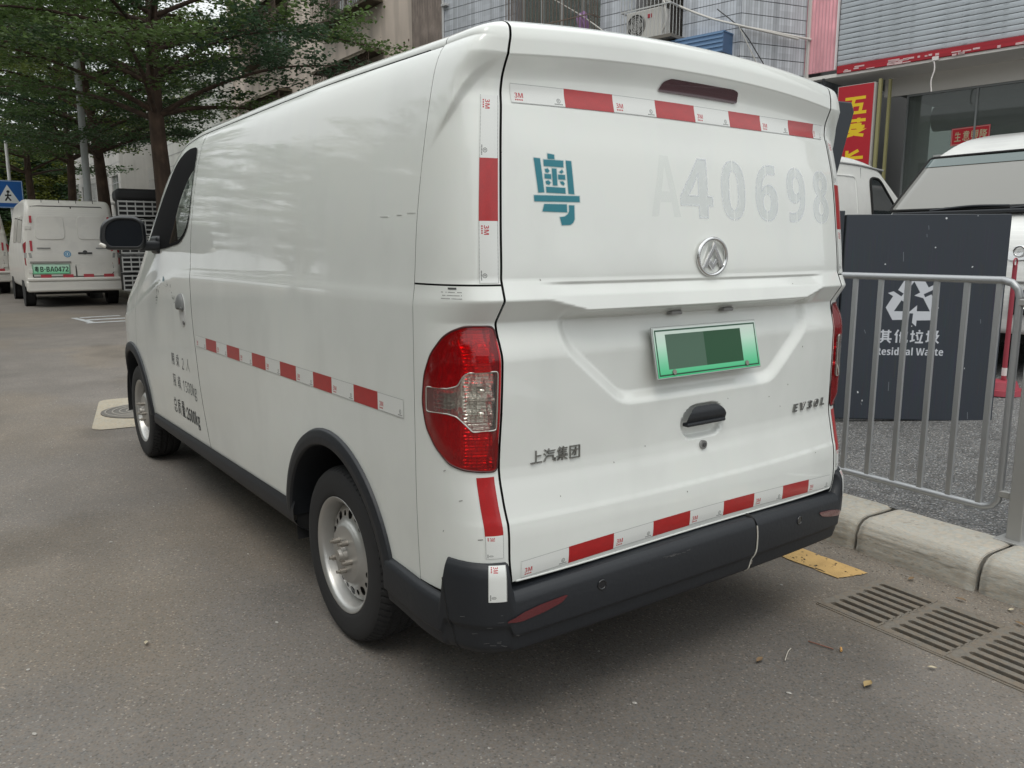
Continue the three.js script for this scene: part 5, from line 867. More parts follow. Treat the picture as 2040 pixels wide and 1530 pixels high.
// van parked ahead, seen from behind
function farVan(name, label, pos, turn, plate) {
  const v = thing(name, label, 'van', pos, turn, 'vans parked along the street'), W = 2.06;
  const out = roundPoly([[-0.02, 0.42, 0.08], [0.0, 1.15, 0.1], [-0.05, 2.25, 0.25], [-0.22, 2.50, 0.2], [-1.2, 2.56, 0.3], [-3.7, 2.50, 0.4], [-4.55, 1.55, 0.3], [-5.25, 1.22, 0.3], [-5.45, 0.85, 0.15], [-5.42, 0.42, 0.1]], 0.1, 5);
  const sh = shell(out, W, 0.10, (y) => 1 - 0.13 * sst(1.2, 2.6, y) - 0.02 * sst(0.9, 0.4, y));
  obj('body', sh.geo, carCream, v);
  const rearZ = (y) => 0.0 - 0.05 * sst(1.15, 2.25, y) - 0.12 * sst(2.2, 2.5, y), on = (d) => (x, y) => [x, y, rearZ(y) + d - 0.03 * (Math.abs(x) / 1) ** 4], I = [0, 1.3, -2];
  const gapM = std([0.08, 0.075, 0.07], 0.9);
  const line = (pts, w = 0.012) => tube(pts.map(([x, y]) => on(0.001)(x, y)), w, 40, 5, false, true);
  obj('door_seam', [line([[0.04, 0.72], [0.04, 2.36]], 0.017), line([[-0.86, 0.72], [-0.84, 1.4], [-0.78, 2.36], [0.78, 2.36], [0.84, 1.4], [0.86, 0.72], [-0.86, 0.72]], 0.014)], gapM, v);
  for (const s of [-1, 1]) {
    const shp = roundPoly([[s * 0.15, 1.60], [s * 0.74, 1.60], [s * 0.70, 2.12], [s * 0.15, 2.12]], 0.09); 
    obj('door_panel', patch(on(0.018), -1, 1, 1.5, 2.2, 60, 30, { clips: [inPoly(shp)], inner: I }), carCream, v);
    obj('panel_edge', tube(shp.map(([x, y]) => on(0.008)(x, y)), 0.011, 120, 6, true), carCream, v);
    const lamp = roundPoly([[s * 0.83, 1.0], [s * 1.0, 0.98], [s * 1.02, 1.48], [s * 0.90, 1.58]], 0.04);
    const lp = obj('tail_lamp', patch(on(0.012), -1.1, 1.1, 0.95, 1.55, 90, 24, { clips: [inPoly(lamp)], inner: I }), lampRed, v);
    obj('clear_lens', patch(on(0.018), -1.1, 1.1, 1.1, 1.3, 90, 10, { clips: [inPoly(lamp.map(([x, y]) => [x, y])), (x, y) => 1.28 - y, (x, y) => y - 1.16], inner: I }), lampClear, lp);
    for (const y of [0.86, 1.86]) obj('hinge', rbox(0.13, 0.09, 0.03, 0.01, s * 0.88, y, rearZ(y) + 0.0), carCream, v);
    obj('pillar_strip', [rbox(0.05, 0.16, 0.008, 0.003, s * 0.815, 2.05, -0.025), rbox(0.05, 0.24, 0.008, 0.003, s * 0.85, 1.44, -0.006)], std([0.5, 0.05, 0.07], 0.5), v);
    obj('bumper_lamp', rbox(0.36, 0.09, 0.03, 0.02, s * 0.78, 0.56, 0.065), std([0.07, 0.07, 0.08], 0.3), v);
  }
  obj('bumper', [rbox(2.04, 0.26, 0.2, 0.05, 0, 0.50, 0.0), rbox(1.98, 0.08, 0.24, 0.03, 0, 0.66, 0.01)], carCream, v);
  obj('handle', [rbox(0.30, 0.045, 0.03, 0.012, 0.26, 1.27, 0.01), cyl(0.05, 0.05, 0.02, 18, 0.26, 1.29, 0.0, 'z')], std([0.05, 0.05, 0.05], 0.5), v);
  const pl = part('number_plate', v, 'green number plate'), px = -0.48, py = 0.90;
  if (plate) {
    const t = canvasTex(512, 150, (c, w, h) => { const g = c.createLinearGradient(0, 0, 0, h); g.addColorStop(0, '#cfeedb'); g.addColorStop(1, '#7fd6a4'); c.fillStyle = g; c.fillRect(0, 0, w, h); c.strokeStyle = c.fillStyle = '#17271d'; c.lineWidth = 4; c.strokeRect(6, 6, w - 12, h - 12); pen(c, '粤', 22, 30, 60, 90, 9); c.font = 'bold 112px sans-serif'; c.save(); c.translate(92, 116); c.scale(0.82, 1); c.fillText('B·BA0472', 0, 0); c.restore(); });
    obj('plate_face', patch((x, y) => [x, y, 0.020], px - 0.38, px + 0.38, py - 0.11, py + 0.11, 4, 2, { inner: I, uv: (x, y) => [(x - px + 0.38) / 0.76, (y - py + 0.11) / 0.22] }), std(0xffffff, 0.45, 0, { map: t }), pl);
  }
  obj('plate_rim', rbox(0.79, 0.24, 0.02, 0.01, px, py, 0.006), std([0.2, 0.35, 0.25], 0.5), pl);
  obj('plate_recess', rbox(0.85, 0.05, 0.03, 0.01, px, 1.06, 0.006), std([0.3, 0.29, 0.27], 0.6), v);
  const tp = part('reflective_tape', v); for (const x of [-0.52, -0.06, 0.38, 0.82].map((q) => q - 0.08)) obj('red_strip', rbox(0.22, 0.075, 0.006, 0.002, x, 0.735, 0.014), std([0.42, 0.045, 0.06], 0.5), tp);
  const st = canvasTex(128, 128, (c) => { c.fillStyle = '#5b93b8'; c.beginPath(); c.arc(64, 64, 62, 0, 7); c.fill(); c.strokeStyle = '#d8e6ee'; c.lineWidth = 7; c.beginPath(); c.arc(64, 64, 40, 0, 7); c.stroke(); c.fillStyle = '#d8e6ee'; c.fillRect(54, 40, 20, 48); });
  obj('round_sticker', patch(on(0.004), -0.20, -0.04, 1.17, 1.33, 4, 4, { inner: I, uv: (x, y) => [(x + 0.2) / 0.16, (y - 1.17) / 0.16] }), std(0xffffff, 0.5, 0, { map: st, transparent: true }), v);
  for (const [x, l] of [[-0.6, 0.28], [0.62, 0.24]]) obj('badge', box(l, 0.03, 0.006, x, 1.387, 0.005), std([0.25, 0.25, 0.24], 0.4, 0.6), v);
  obj('roof_marker', [0, 1, 2, 3].map((i) => box(0.012, 0.07, 0.02, -0.55 + i * 0.36, 2.475, -0.145)), gapM, v);
  const I2 = [0, 1.4, -2.5];
  for (const s of [-1, 1]) { const fl = (z, y) => { const p = offset(sh.flank, 0.006, I2)(z, y); return [s < 0 ? p[0] : -p[0], p[1], p[2]]; };
    for (const [a, b] of [[-1.7, -0.45], [-3.0, -1.85]]) obj('side_window', patch(fl, a, b, 1.52, 2.15, 12, 8, { clips: [inPoly(roundPoly([[a, 1.52], [b, 1.52], [b, 2.15], [a, 2.15]], 0.1))], inner: I2 }), shadedCabGlass, v);
    obj('side_line', rbox(0.012, 0.07, 3.6, 0.004, s * (W / 2 - 0.008), 1.02, -2.4), std([0.4, 0.39, 0.37], 0.5), v);
    for (const z of [-0.95, -4.45]) { plainWheel(v, s * 0.90, 0.34, z, 0.34, 0.22, s); obj('wheel_arch', cyl(0.42, 0.42, 0.02, 32, s * (W / 2 - 0.022), 0.40, z, 'x'), std([0.02, 0.02, 0.02], 0.9), v); }
  }
  obj('underside', box(1.7, 0.2, 5.0, 0, 0.40, -2.7), std([0.02, 0.02, 0.02], 0.9), v);
  return v;
}
const fv = farVan('parked_van', 'cream white van seen from behind with green number plate BA0472', [1.02, 0, -20.2], -0.02, true);
farVan('parked_van', 'pale van mostly hidden beyond the van with the round sticker', [-0.72, 0, -27.5], 0.04, false);
farVan('parked_van', 'white van on the pavement seen through the door glass', [5.5, paveY(5.5), -26.2], 0.0, false);

// minibus, nose towards the road
{
  const W = 1.72, b = thing('minibus', 'white minibus with a high roof and wide windscreen behind the waste board', 'minibus', [4.98, paveY(5.4) + 0.02, -1.60], Math.PI / 2);
  const out = roundPoly([[0.04, 0.34, 0.06], [0.0, 0.62, 0.1], [0.03, 0.88, 0.1], [0.12, 1.14, 0.12], [0.44, 1.335, 0.06], [0.98, 1.86, 0.08], [1.45, 2.06, 0.4], [2.3, 2.20, 0.4], [4.1, 2.20, 0.2], [4.28, 1.8, 0.2], [4.3, 0.4, 0.1]], 0.1, 5);
  const sh = shell(out, W, 0.07, (y) => 1 - 0.12 * sst(1.2, 2.1, y)), I = [0, 1.0, 2];
  obj('body', sh.geo, carWhite, b);
  const ws = (x, s) => { const y = lerp(1.345, 1.855, s), z = lerp(0.46, 0.98, s); const k = 1 - 0.12 * sst(1.2, 2.1, y), e = Math.max(0, (Math.abs(x) - 0.76) / 0.10); return [x * k, y + 0.016, z - 0.018 + 0.035 * e * e]; };
  const wp = inPoly(roundPoly([[-0.85, 0.0], [0.85, 0.0], [0.84, 0.97], [-0.84, 0.97]].map((p) => [p[0], p[1]]), 0.06));
  obj('windscreen', patch(ws, -0.87, 0.87, 0, 1, 40, 20, { clips: [wp], inner: [0, 0.8, 2] }), phy([0.17, 0.165, 0.145], { roughness: 0.08, clearcoat: 1, clearcoatRoughness: 0.03 }), b);
  obj('sun_band', patch((x, s) => { const p = ws(x, s); return [p[0], p[1] + 0.004, p[2] - 0.004]; }, -0.83, 0.83, 0.80, 0.955, 40, 4, { inner: [0, 0.8, 2] }), phy([0.05, 0.085, 0.08], { roughness: 0.05, clearcoat: 1 }), b);
  obj('screen_seal', tube(roundPoly([[-0.86, 0.0], [0.86, 0.0], [0.85, 0.985], [-0.85, 0.985]], 0.05).map(([x, s]) => ws(x, s)), 0.014, 160, 6, true), blackGap, b);
  obj('cowl', rbox(1.5, 0.03, 0.16, 0.012, 0, 1.325, 0.40).rotateX(0.0), plastic, b);
  for (const [x, l] of [[0.42, 0.62], [-0.24, 0.72]]) obj('wiper', [tube([[x, 1.345, 0.36], [x - l * 0.5, 1.375, 0.41], [x - l, 1.37, 0.43]], 0.011, 16, 6), tube([[x - l * 0.15, 1.368, 0.43], [x - l * 1.25, 1.372, 0.45]].map((p) => p), 0.008, 8, 5)], plastic, b);
  for (const s of [-1, 1]) {
    const hl = part('headlamp', b), hp = inPoly(roundPoly([[0.36, 1.0], [0.40, 0.92], [0.80, 0.955], [0.79, 1.10], [0.62, 1.115]], 0.03));
    const front = (d) => (x, y) => [s * x, y, 0.035 + 0.10 * sst(0.88, 1.14, y) - d + 0.13 * sst(0.62, 0.86, x)];
    obj('lamp_glass', patch(front(0.03), 0.34, 0.84, 0.9, 1.13, 36, 20, { clips: [hp], inner: [0, 0.9, 2] }), phy([0.9, 0.9, 0.9], { roughness: 0.02, transmission: 0.9, thickness: 0 }), hl);
    obj('lamp_bowl', patch(front(0.006), 0.34, 0.84, 0.9, 1.13, 36, 20, { clips: [hp], inner: [0, 0.9, 2] }), std([0.6, 0.6, 0.6], 0.2, 0.9), hl);
    obj('projector', [new THREE.TorusGeometry(0.055, 0.014, 10, 28).translate(s * 0.60, 1.02, 0.055), new THREE.SphereGeometry(0.045, 18, 12).scale(1, 1, 0.5).translate(s * 0.60, 1.02, 0.055), new THREE.TorusGeometry(0.04, 0.01, 8, 24).translate(s * 0.47, 0.995, 0.05)], chrome, hl);
    const fg = part('fog_lamp', b); obj('fog_recess', rbox(0.34, 0.20, 0.04, 0.03, s * 0.62, 0.60, 0.005), std([0.015, 0.015, 0.017], 0.6), fg);
    obj('fog_glass', [cyl(0.052, 0.052, 0.02, 24, s * 0.60, 0.60, -0.014, 'z')], lampClear, fg); obj('fog_ring', new THREE.TorusGeometry(0.055, 0.007, 8, 28).translate(s * 0.60, 0.60, -0.022), chrome, fg); for (const y of [0.54, 0.58, 0.62, 0.66]) obj('fog_slat', box(0.16, 0.012, 0.012, s * 0.73, y, -0.018), std([0.03, 0.03, 0.03], 0.5), fg);
    plainWheel(b, s * 0.74, 0.32, 1.0, 0.32, 0.2, s); plainWheel(b, s * 0.74, 0.32, 3.5, 0.32, 0.2, s);
    obj('wheel_arch', [cyl(0.39, 0.39, 0.02, 32, s * (W / 2 - 0.006), 0.36, 1.0, 'x'), cyl(0.39, 0.39, 0.02, 32, s * (W / 2 - 0.006), 0.36, 3.5, 'x')], std([0.015, 0.015, 0.015], 0.9), b);
    const fl = (z, y) => { const p = offset(sh.flank, 0.006, I)(z, y); return [s < 0 ? p[0] : -p[0], p[1], p[2]]; };
    for (const [a, c] of [[0.98, 1.7], [1.85, 3.0], [3.1, 4.05]]) obj('side_window', patch(fl, a, c, 1.3, 1.78, 10, 8, { clips: [inPoly(roundPoly([[a + (a < 1 ? 0.0 : 0), 1.3], [c, 1.3], [c, 1.78], [a + (a < 1 ? 0.35 : 0), 1.78]], 0.06))], inner: I }), shadedCabGlass, b);
  }
  obj('grille', rbox(0.66, 0.16, 0.04, 0.03, 0, 0.86, 0.02), std([0.02, 0.02, 0.02], 0.5), b); obj('grille_bar', [rbox(0.7, 0.025, 0.03, 0.008, 0, 0.95, 0.02), rbox(0.62, 0.018, 0.02, 0.006, 0, 0.86, -0.005)], chrome, b);
  obj('lower_intake', rbox(0.8, 0.16, 0.03, 0.03, 0, 0.56, 0.008), std([0.015, 0.015, 0.016], 0.7), b);
  obj('bumper_line', rbox(1.5, 0.02, 0.02, 0.008, 0, 0.76, 0.008), std([0.35, 0.35, 0.34], 0.5), b);
  obj('underside', box(1.4, 0.2, 4.0, 0, 0.36, 2.2), std([0.012, 0.012, 0.012], 0.9), b);
}
// small van, nose towards the shop
{
  const W = 1.6, m = thing('microvan', 'small white van parked nose in beside the minibus', 'van', [8.25, paveY(6.6), -4.1], -Math.PI / 2);
  const out = roundPoly([[0.02, 0.36, 0.06], [0.0, 0.8, 0.1], [0.14, 1.06, 0.12], [0.62, 1.28, 0.08], [1.42, 1.88, 0.12], [1.9, 1.955, 0.3], [3.6, 1.96, 0.2], [3.78, 1.7, 0.2], [3.85, 0.4, 0.1]], 0.1, 5);
  const sh = shell(out, W, 0.09, (y) => 1 - 0.11 * sst(1.15, 1.95, y)), I = [0, 1.0, 2];
  obj('body', sh.geo, carWhite, m);
  const gut = std([0.3, 0.3, 0.3], 0.6);
  for (const s of [-1, 1]) {
    const fl = (d) => (z, y) => { const p = offset(sh.flank, d, I)(z, y); return [s < 0 ? p[0] : -p[0], p[1], p[2]]; };
    const wp = roundPoly([[0.98, 1.27, 0.05], [1.62, 1.27, 0.04], [1.62, 1.74, 0.05], [1.44, 1.74, 0.08]], 0.05);
    const d = part('front_door', m);
    obj('door_window', patch(fl(0.006), 0.9, 1.7, 1.2, 1.8, 24, 18, { clips: [inPoly(wp)], inner: I }), shadedCabGlass, d);
    obj('window_seal', tube(wp.map(([z, y]) => fl(0.006)(z, y)), 0.016, 100, 5, true), blackGap, d);
    obj('door_seam', tube([[1.80, 1.84], [1.80, 0.5]].map(([z, y]) => fl(0.0)(z, y)), 0.006, 20, 5, false, true), gut, d);
    const pp = roundPoly([[1.92, 1.22], [2.62, 1.22], [2.62, 1.74], [1.92, 1.74]], 0.06), pe = tube(pp.map(([z, y]) => fl(0.004)(z, y)), 0.014, 100, 6, true); obj('pressed_panel', [pe, patch(fl(0.010), 1.85, 2.7, 1.18, 1.8, 20, 14, { clips: [(z, y) => inPoly(pp)(z, y)], inner: I })], carWhite, m);
    obj('pressed_panel', tube(roundPoly([[2.76, 1.22], [3.5, 1.22], [3.5, 1.74], [2.76, 1.74]], 0.06).map(([z, y]) => fl(0.004)(z, y)), 0.014, 100, 6, true), carWhite, m);
    obj('roof_gutter', tube([[1.35, 1.835], [1.9, 1.875], [3.6, 1.88]].map(([z, y]) => fl(0.0)(z, Math.min(y, 1.87))), 0.012, 30, 6), gut, m);
    obj('wing_mirror', [rbox(0.16, 0.2, 0.1, 0.05, s * 0.86, 1.28, 0.98), tube([[s * 0.74, 1.2, 1.02], [s * 0.84, 1.22, 0.99]], 0.02, 8, 6)], carWhite, m);
    plainWheel(m, s * 0.70, 0.30, 0.75, 0.30, 0.18, s); plainWheel(m, s * 0.70, 0.30, 3.2, 0.30, 0.18, s);
    obj('wheel_arch', [cyl(0.36, 0.36, 0.02, 32, s * (W / 2 - 0.006), 0.34, 0.75, 'x'), cyl(0.36, 0.36, 0.02, 32, s * (W / 2 - 0.006), 0.34, 3.2, 'x')], std([0.015, 0.015, 0.015], 0.9), m);
  }
  obj('windscreen', patch((x, s) => { const y = lerp(1.32, 1.84, s), z = lerp(0.66, 1.36, s), k = 1 - 0.11 * sst(1.15, 1.95, y); return [x * k, y + 0.014, z - 0.012]; }, -0.68, 0.68, 0, 1, 12, 8, { inner: [0, 0.8, 2] }), shadedCabGlass, m);
  obj('underside', box(1.3, 0.2, 3.5, 0, 0.38, 2), std([0.012, 0.012, 0.012], 0.9), m);
}
{   // red barrier post in a red weighted foot
  const c = thing('barrier_post', 'slim red barrier post standing in a red foot before the minibus', 'post', [4.55, paveY(4.55), -0.98]), rd = std([0.32, 0.04, 0.06], 0.6);
  obj('pole', cyl(0.016, 0.018, 0.86, 12, 0.06, 0.53, 0), rd, c); obj('white_band', cyl(0.0185, 0.0185, 0.06, 12, 0.06, 0.16, 0), std([0.7, 0.68, 0.66], 0.7), c);
  obj('foot', [cyl(0.12, 0.15, 0.07, 8, 0, 0.06, 0), cyl(0.16, 0.17, 0.04, 20, 0, 0.02, 0)], rd, c); obj('chain_ring', new THREE.TorusGeometry(0.03, 0.006, 6, 16).translate(0.06, 0.98, 0), rd, c);
}
// ---------------------------------------------------------------- buildings
function facade(name, label, p, q) {   // a building front whose own x axis runs from p to q (seen from the street, left to right); z points to the street
  const d = [q[0] - p[0], q[1] - p[1]], L = Math.hypot(...d), th = -Math.atan2(d[1], d[0]); const g = thing(name, label, 'building', [p[0], 0, p[1]], th); g.userData.L = undefined; return [g, L];
}
const tileTex = (base, seed, joint = 0.5) => texOf(512, 128, (u, v, i, j) => { const col = Math.floor(u * 32), f = u * 32 - col, k = 0.93 + 0.14 * hash2(col, Math.floor(v), seed) + 0.16 * (fbm(u * 8, v * 2, 4, seed, 8) - 0.5), e = f < 0.10 ? joint : 1; return [base[0] * k * e, base[1] * k * e, base[2] * k * e]; });
const plaster = (base, seed, amp = 0.3, run = 1) => texOf(512, 512, (u, v, i, j) => { const k = 1 + amp * (fbm(u * 7, v * 5, 5, seed, 5) - 0.5) + 0.10 * run * (fbm(u * 46, v * 6, 3, seed + 3, 6) - 0.5) - 0.16 * run * sst(0.6, 0.78, fbm(u * 30, v * 3, 4, seed + 9, 3)); return [base[0] * k, base[1] * k, base[2] * k]; });
const ironBar = std([0.07, 0.065, 0.06], 0.7, 0.3), rustBar = std([0.16, 0.12, 0.095], 0.8, 0.2), concDark = std([0.17, 0.155, 0.135], 0.95), fanGrey = std([0.32, 0.32, 0.31], 0.8), roomWall = std([0.55, 0.53, 0.5], 0.9), pane = phy([0.82, 0.87, 0.86], { roughness: 0.02, transmission: 0.92, thickness: 0, ior: 1.5 }), alu = std([0.5, 0.5, 0.49], 0.45, 0.5);
// a wall sheet of real thickness with openings [x, y, w, h], and the room behind each opening
function openWall(L, y0, y1, th, z, holes) {
  const xs = [...new Set([0, L, ...holes.flatMap((o) => [o[0], o[0] + o[2]])])].sort((a, b) => a - b), list = [];
  for (let i = 0; i + 1 < xs.length; i++) { const c = (xs[i] + xs[i + 1]) / 2, cut = holes.filter((o) => c > o[0] && c < o[0] + o[2]).sort((a, b) => a[1] - b[1]); let y = y0; for (const o of [...cut, [0, y1, 0, 0]]) { if (o[1] - y > 0.001) { const g = box(xs[i + 1] - xs[i], o[1] - y, th, 0, 0, 0), uv = g.attributes.uv; for (let k = 0; k < uv.count; k++) uv.setXY(k, uv.getX(k) + c, uv.getY(k) + (o[1] + y) / 2); list.push(g.translate(c, (o[1] + y) / 2, z - th / 2)); } y = o[1] + o[3]; } }
  return list;
}
function roomBehind(parent, [x, y, w, h], z, depth) {
  const a = 0.15, X0 = x - a, X1 = x + w + a, Y0 = y - a, Y1 = y + h + a, m = z - depth, t = 0.04;
  return obj('room', [box(X1 - X0, Y1 - Y0, t, (X0 + X1) / 2, (Y0 + Y1) / 2, m), box(t, Y1 - Y0, depth, X0, (Y0 + Y1) / 2, z - depth / 2), box(t, Y1 - Y0, depth, X1, (Y0 + Y1) / 2, z - depth / 2), box(X1 - X0, t, depth, (X0 + X1) / 2, Y0, z - depth / 2), box(X1 - X0, t, depth, (X0 + X1) / 2, Y1, z - depth / 2)], roomWall, parent);
}
function glassWindow(parent, x, y, w, h, z, cols = 2) {
  const win = part('window', parent); obj('pane', box(w, h, 0.02, x + w / 2, y + h / 2, z - 0.02), pane, win);
  const f = [box(w + 0.08, 0.05, 0.07, x + w / 2, y + h, z), box(w + 0.08, 0.06, 0.1, x + w / 2, y, z + 0.01)]; for (let i = 0; i <= cols; i++) f.push(box(0.045, h - 0.05, 0.065, x + w * i / cols, y + h / 2, z)); obj('window_frame', f, alu, win); return win;
}
function barCage(parent, x, y, w, h, z, dep, pitch, mat, r = 0.009) {
  const c = part('window_cage', parent), n = Math.round(w / pitch), hor = [];
  for (const yy of [y, y + h * 0.33, y + h * 0.66, y + h]) hor.push(box(w, 0.022, 0.016, x + w / 2, yy, z + dep), box(0.016, 0.022, dep, x, yy, z + dep / 2), box(0.016, 0.022, dep, x + w, yy, z + dep / 2));
  obj('cage_rail', hor, mat, c); for (let i = 0; i <= n; i++) obj('cage_bar', cyl(r, r, h, 6, x + w * i / n, y + h / 2, z + dep), mat, c);
  for (const k of [0.25, 0.5, 0.75]) for (const e of [x, x + w]) obj('cage_bar', cyl(r, r, h, 6, e, y + h / 2, z + dep * k), mat, c); return c;
}
{   // shop with the metal cladding (right)
  const [g, L] = facade('shop_building', 'shop with ribbed grey metal cladding, red sign and dark glass front', [11.66, -8.05], [13.2, 4.4]);
  const ribT = texOf(256, 64, (u, v, i, j) => { const k = 0.95 + 0.1 * (fbm(u * 6, v * 6, 4, 401, 6) - 0.5) - 0.12 * sst(0.6, 0.75, fbm(u * 10, v * 20, 4, 409, 10)); return [0.71 * k, 0.735 * k, 0.755 * k]; });
  const rib = std(0xffffff, 0.5, 0.25, { map: ribT });
  obj('wall', [box(L, 9, 0.3, L / 2, 9.2, -0.45), box(L, 9, 0.3, L / 2, 9.2, -6.0), box(0.3, 14, 5.6, 0.15, 7, -3.3), box(0.3, 14, 5.6, L - 0.15, 7, -3.3)], std([0.3, 0.3, 0.3], 0.9), g);
  const cl = part('metal_cladding', g, 'horizontal ribbed grey metal slats'); const slat = extr([[0, 0], [0.012, 0.004], [0.03, 0.016], [0.036, 0.044], [0.03, 0.072], [0.012, 0.082], [0, 0.086]], 10.9, 0).rotateY(-Math.PI / 2 + Math.PI).translate(0.0, 0, 0);
  const sl = patch((u, v) => { const a = v / 0.088; return [u, v, 0.016 * Math.pow(Math.sin(Math.PI * clamp(a, 0, 1)), 0.14)]; }, 0, 10.9, 0, 0.085, 6, 8, { inner: [5, 0.04, -1], uv: (u, v) => [u / 1.4, v * 1.5] });
  for (let k = 0; k < 34; k++) { const m = obj('slat', sl, rib, cl); m.position.set(0.87, 4.62 + k * 0.088, -0.02); }
  obj('cladding_back', box(10.9, 3.4, 0.04, 0.87 + 5.45, 6.2, -0.045), std([0.10, 0.105, 0.11], 0.8), g);
  const pk = plaster([0.90, 0.66, 0.69], 421, 0.36); pk.repeat.set(0.4, 0.4);
  const pp = part('faded_panel', g, 'faded pink ribbed sign panel'); obj('panel_sheet', box(0.84, 3.0, 0.05, 0.43, 6.06, 0.01), std(0xffffff, 0.75, 0, { map: pk }), pp);
  for (let i = 0; i < 13; i++) obj('panel_rib', box(0.012, 2.98, 0.012, 0.04 + i * 0.064, 6.06, 0.038), std([0.62, 0.33, 0.36], 0.8), pp);
  obj('panel_trim', [box(0.03, 3.02, 0.06, -0.0, 6.06, 0.02), box(0.025, 3.0, 0.05, 0.85, 6.06, 0.03)], std([0.72, 0.66, 0.66], 0.7), pp);
  obj('panel_fold', box(0.012, 3.0, 0.03, 0.27, 6.06, 0.045), std([0.45, 0.2, 0.23], 0.8), pp);
  const rdT = plaster([0.62, 0.12, 0.17], 431, 0.3);
  obj('red_rail', [rbox(10.9, 0.13, 0.1, 0.01, 6.35, 4.54, 0.02)], std(0xffffff, 0.7, 0, { map: rdT }), g);
  const rr = rngOf(57), flk = []; for (let i = 0; i < 34; i++) { const x = 0.95 + rr() * 4.5; flk.push(box(0.03 + rr() * 0.16, 0.012 + rr() * 0.03, 0.004, x, 4.5 + (rr() - 0.3) * 0.07, 0.073)); } obj('peeling_paint', flk, std([0.6, 0.42, 0.42], 0.9), g).userData.kind = 'stuff';
  obj('torn_strip', [tube([[2.55, 4.47, 0.07], [2.58, 4.3, 0.08], [2.54, 4.12, 0.08], [2.56, 3.95, 0.08]], 0.012, 20, 5), box(0.1, 0.06, 0.02, 2.58, 4.47, 0.08)], std([0.7, 0.66, 0.64], 0.9), g);
  obj('soffit', [box(11.7, 0.06, 1.0, 5.85, 4.46, -0.46), box(10.4, 0.34, 0.06, 6.6, 4.28, -0.86)], std([0.74, 0.71, 0.67], 0.8), g);
  // corner pillar and the upright red sign
  const tl = tileTex([0.52, 0.54, 0.57], 443); tl.repeat.set(0.5, 1);
  obj('pillar', box(0.62, 4.5, 0.7, 0.28, 2.2, -0.5), std(0xffffff, 0.6, 0, { map: tl }), g);
  const sg = part('upright_sign', g, 'upright red sign with yellow Chinese characters'); const sT = canvasTex(256, 1024, (c, w, h) => { c.fillStyle = '#b01626'; c.fillRect(0, 0, w, h); c.strokeStyle = '#e3c21c'; [['五', 80], ['菱', 250], ['长', 500], ['安', 690]].forEach(([ch, y]) => pen(c, ch, 36, y, 186, 150, 24)); c.fillStyle = 'rgba(120,20,30,0.35)'; c.fillRect(0, h - 120, w, 120); });
  obj('sign_box', rbox(0.68, 2.3, 0.12, 0.01, 1.27, 3.10, -0.02), std([0.42, 0.4, 0.38], 0.6), sg); obj('sign_face', patch((x, y) => [x, y, 0.046], 0.95, 1.585, 1.98, 4.24, 2, 2, { inner: [1, 3, -1], uv: (x, y) => [(x - 0.95) / 0.635, (y - 1.98) / 2.26] }), std(0xffffff, 0.5, 0, { map: sT }), sg);
  obj('sign_post', [box(0.05, 4.2, 0.06, 1.66, 2.2, -0.04), box(0.04, 4.2, 0.06, 1.76, 2.2, -0.2)], std([0.28, 0.26, 0.12], 0.6), g);
  // glass front and the dim room behind it
  const fr = part('glass_front', g, 'dark tinted shop glass'); 
  for (let i = 0; i < 8; i++) { const x0 = 1.82 + i * 1.15; obj('glass_pane', box(1.135, 3.6, 0.012, x0 + 0.57, 2.30, -0.88), phy([0.40, 0.44, 0.42], { roughness: 0.02, transmission: 0.80, thickness: 0, ior: 1.5 }), fr); obj('mullion', box(0.03, 3.6, 0.05, x0 - 0.005, 2.30, -0.88), std([0.24, 0.25, 0.25], 0.5, 0.3), fr); }
  obj('transom', box(9.2, 0.05, 0.06, 6.42, 4.10, -0.88), std([0.24, 0.25, 0.25], 0.5, 0.3), fr);
  obj('shop_room', [box(10.6, 4.6, 0.1, 6.4, 2.3, -5.6), box(10.6, 0.1, 4.7, 6.4, 4.4, -3.2), box(10.6, 0.1, 4.7, 6.4, 0.42, -3.2)], std([0.34, 0.36, 0.34], 0.9), g);
  obj('shop_shelf', [box(3.4, 1.6, 0.4, 3.9, 1.6, -4.6), box(1.2, 1.9, 0.4, 6.9, 1.7, -4.4)], std([0.12, 0.12, 0.11], 0.9), g);
  obj('duct', cyl(0.22, 0.22, 8, 18, 6, 3.75, -1.7, 'x'), std([0.10, 0.11, 0.11], 0.7), g);
  obj('door_leaf', box(0.86, 2.1, 0.04, 2.5, 1.85, -0.92), std([0.42, 0.43, 0.42], 0.6), g); obj('door_closer', rbox(0.42, 0.07, 0.06, 0.01, 2.55, 2.98, -0.84), alu, g);
  const cT = canvasTex(512, 220, (c, w, h) => { c.fillStyle = '#b8202c'; c.fillRect(0, 0, w, h); c.strokeStyle = '#c98b86'; c.lineWidth = 10; c.strokeRect(10, 10, w - 20, h - 20); c.strokeStyle = '#b9b38f'; [...'生意興隆'].forEach((ch, i) => pen(c, ch, 40 + i * 112, 44, 100, 132, 12)); });
  obj('red_banner', patch((x, y) => [x, y + (x - 2.3) * 0.03, -0.868], 2.60, 3.21, 3.14, 3.43, 2, 2, { inner: [3, 3, -3], uv: (x, y) => [(x - 2.6) / 0.61, (y - 3.14) / 0.29] }), std(0xffffff, 0.7, 0, { map: cT }), g);
  obj('notice', box(0.34, 0.07, 0.006, 2.98, 3.07, -0.866), std([0.45, 0.46, 0.47], 0.7), g);
  obj('camera_housing', [rbox(0.09, 0.09, 0.16, 0.03, 0.66, 4.28, 0.1), cyl(0.02, 0.02, 0.14, 10, 0.66, 4.36, 0.06)], plastic, g);
}
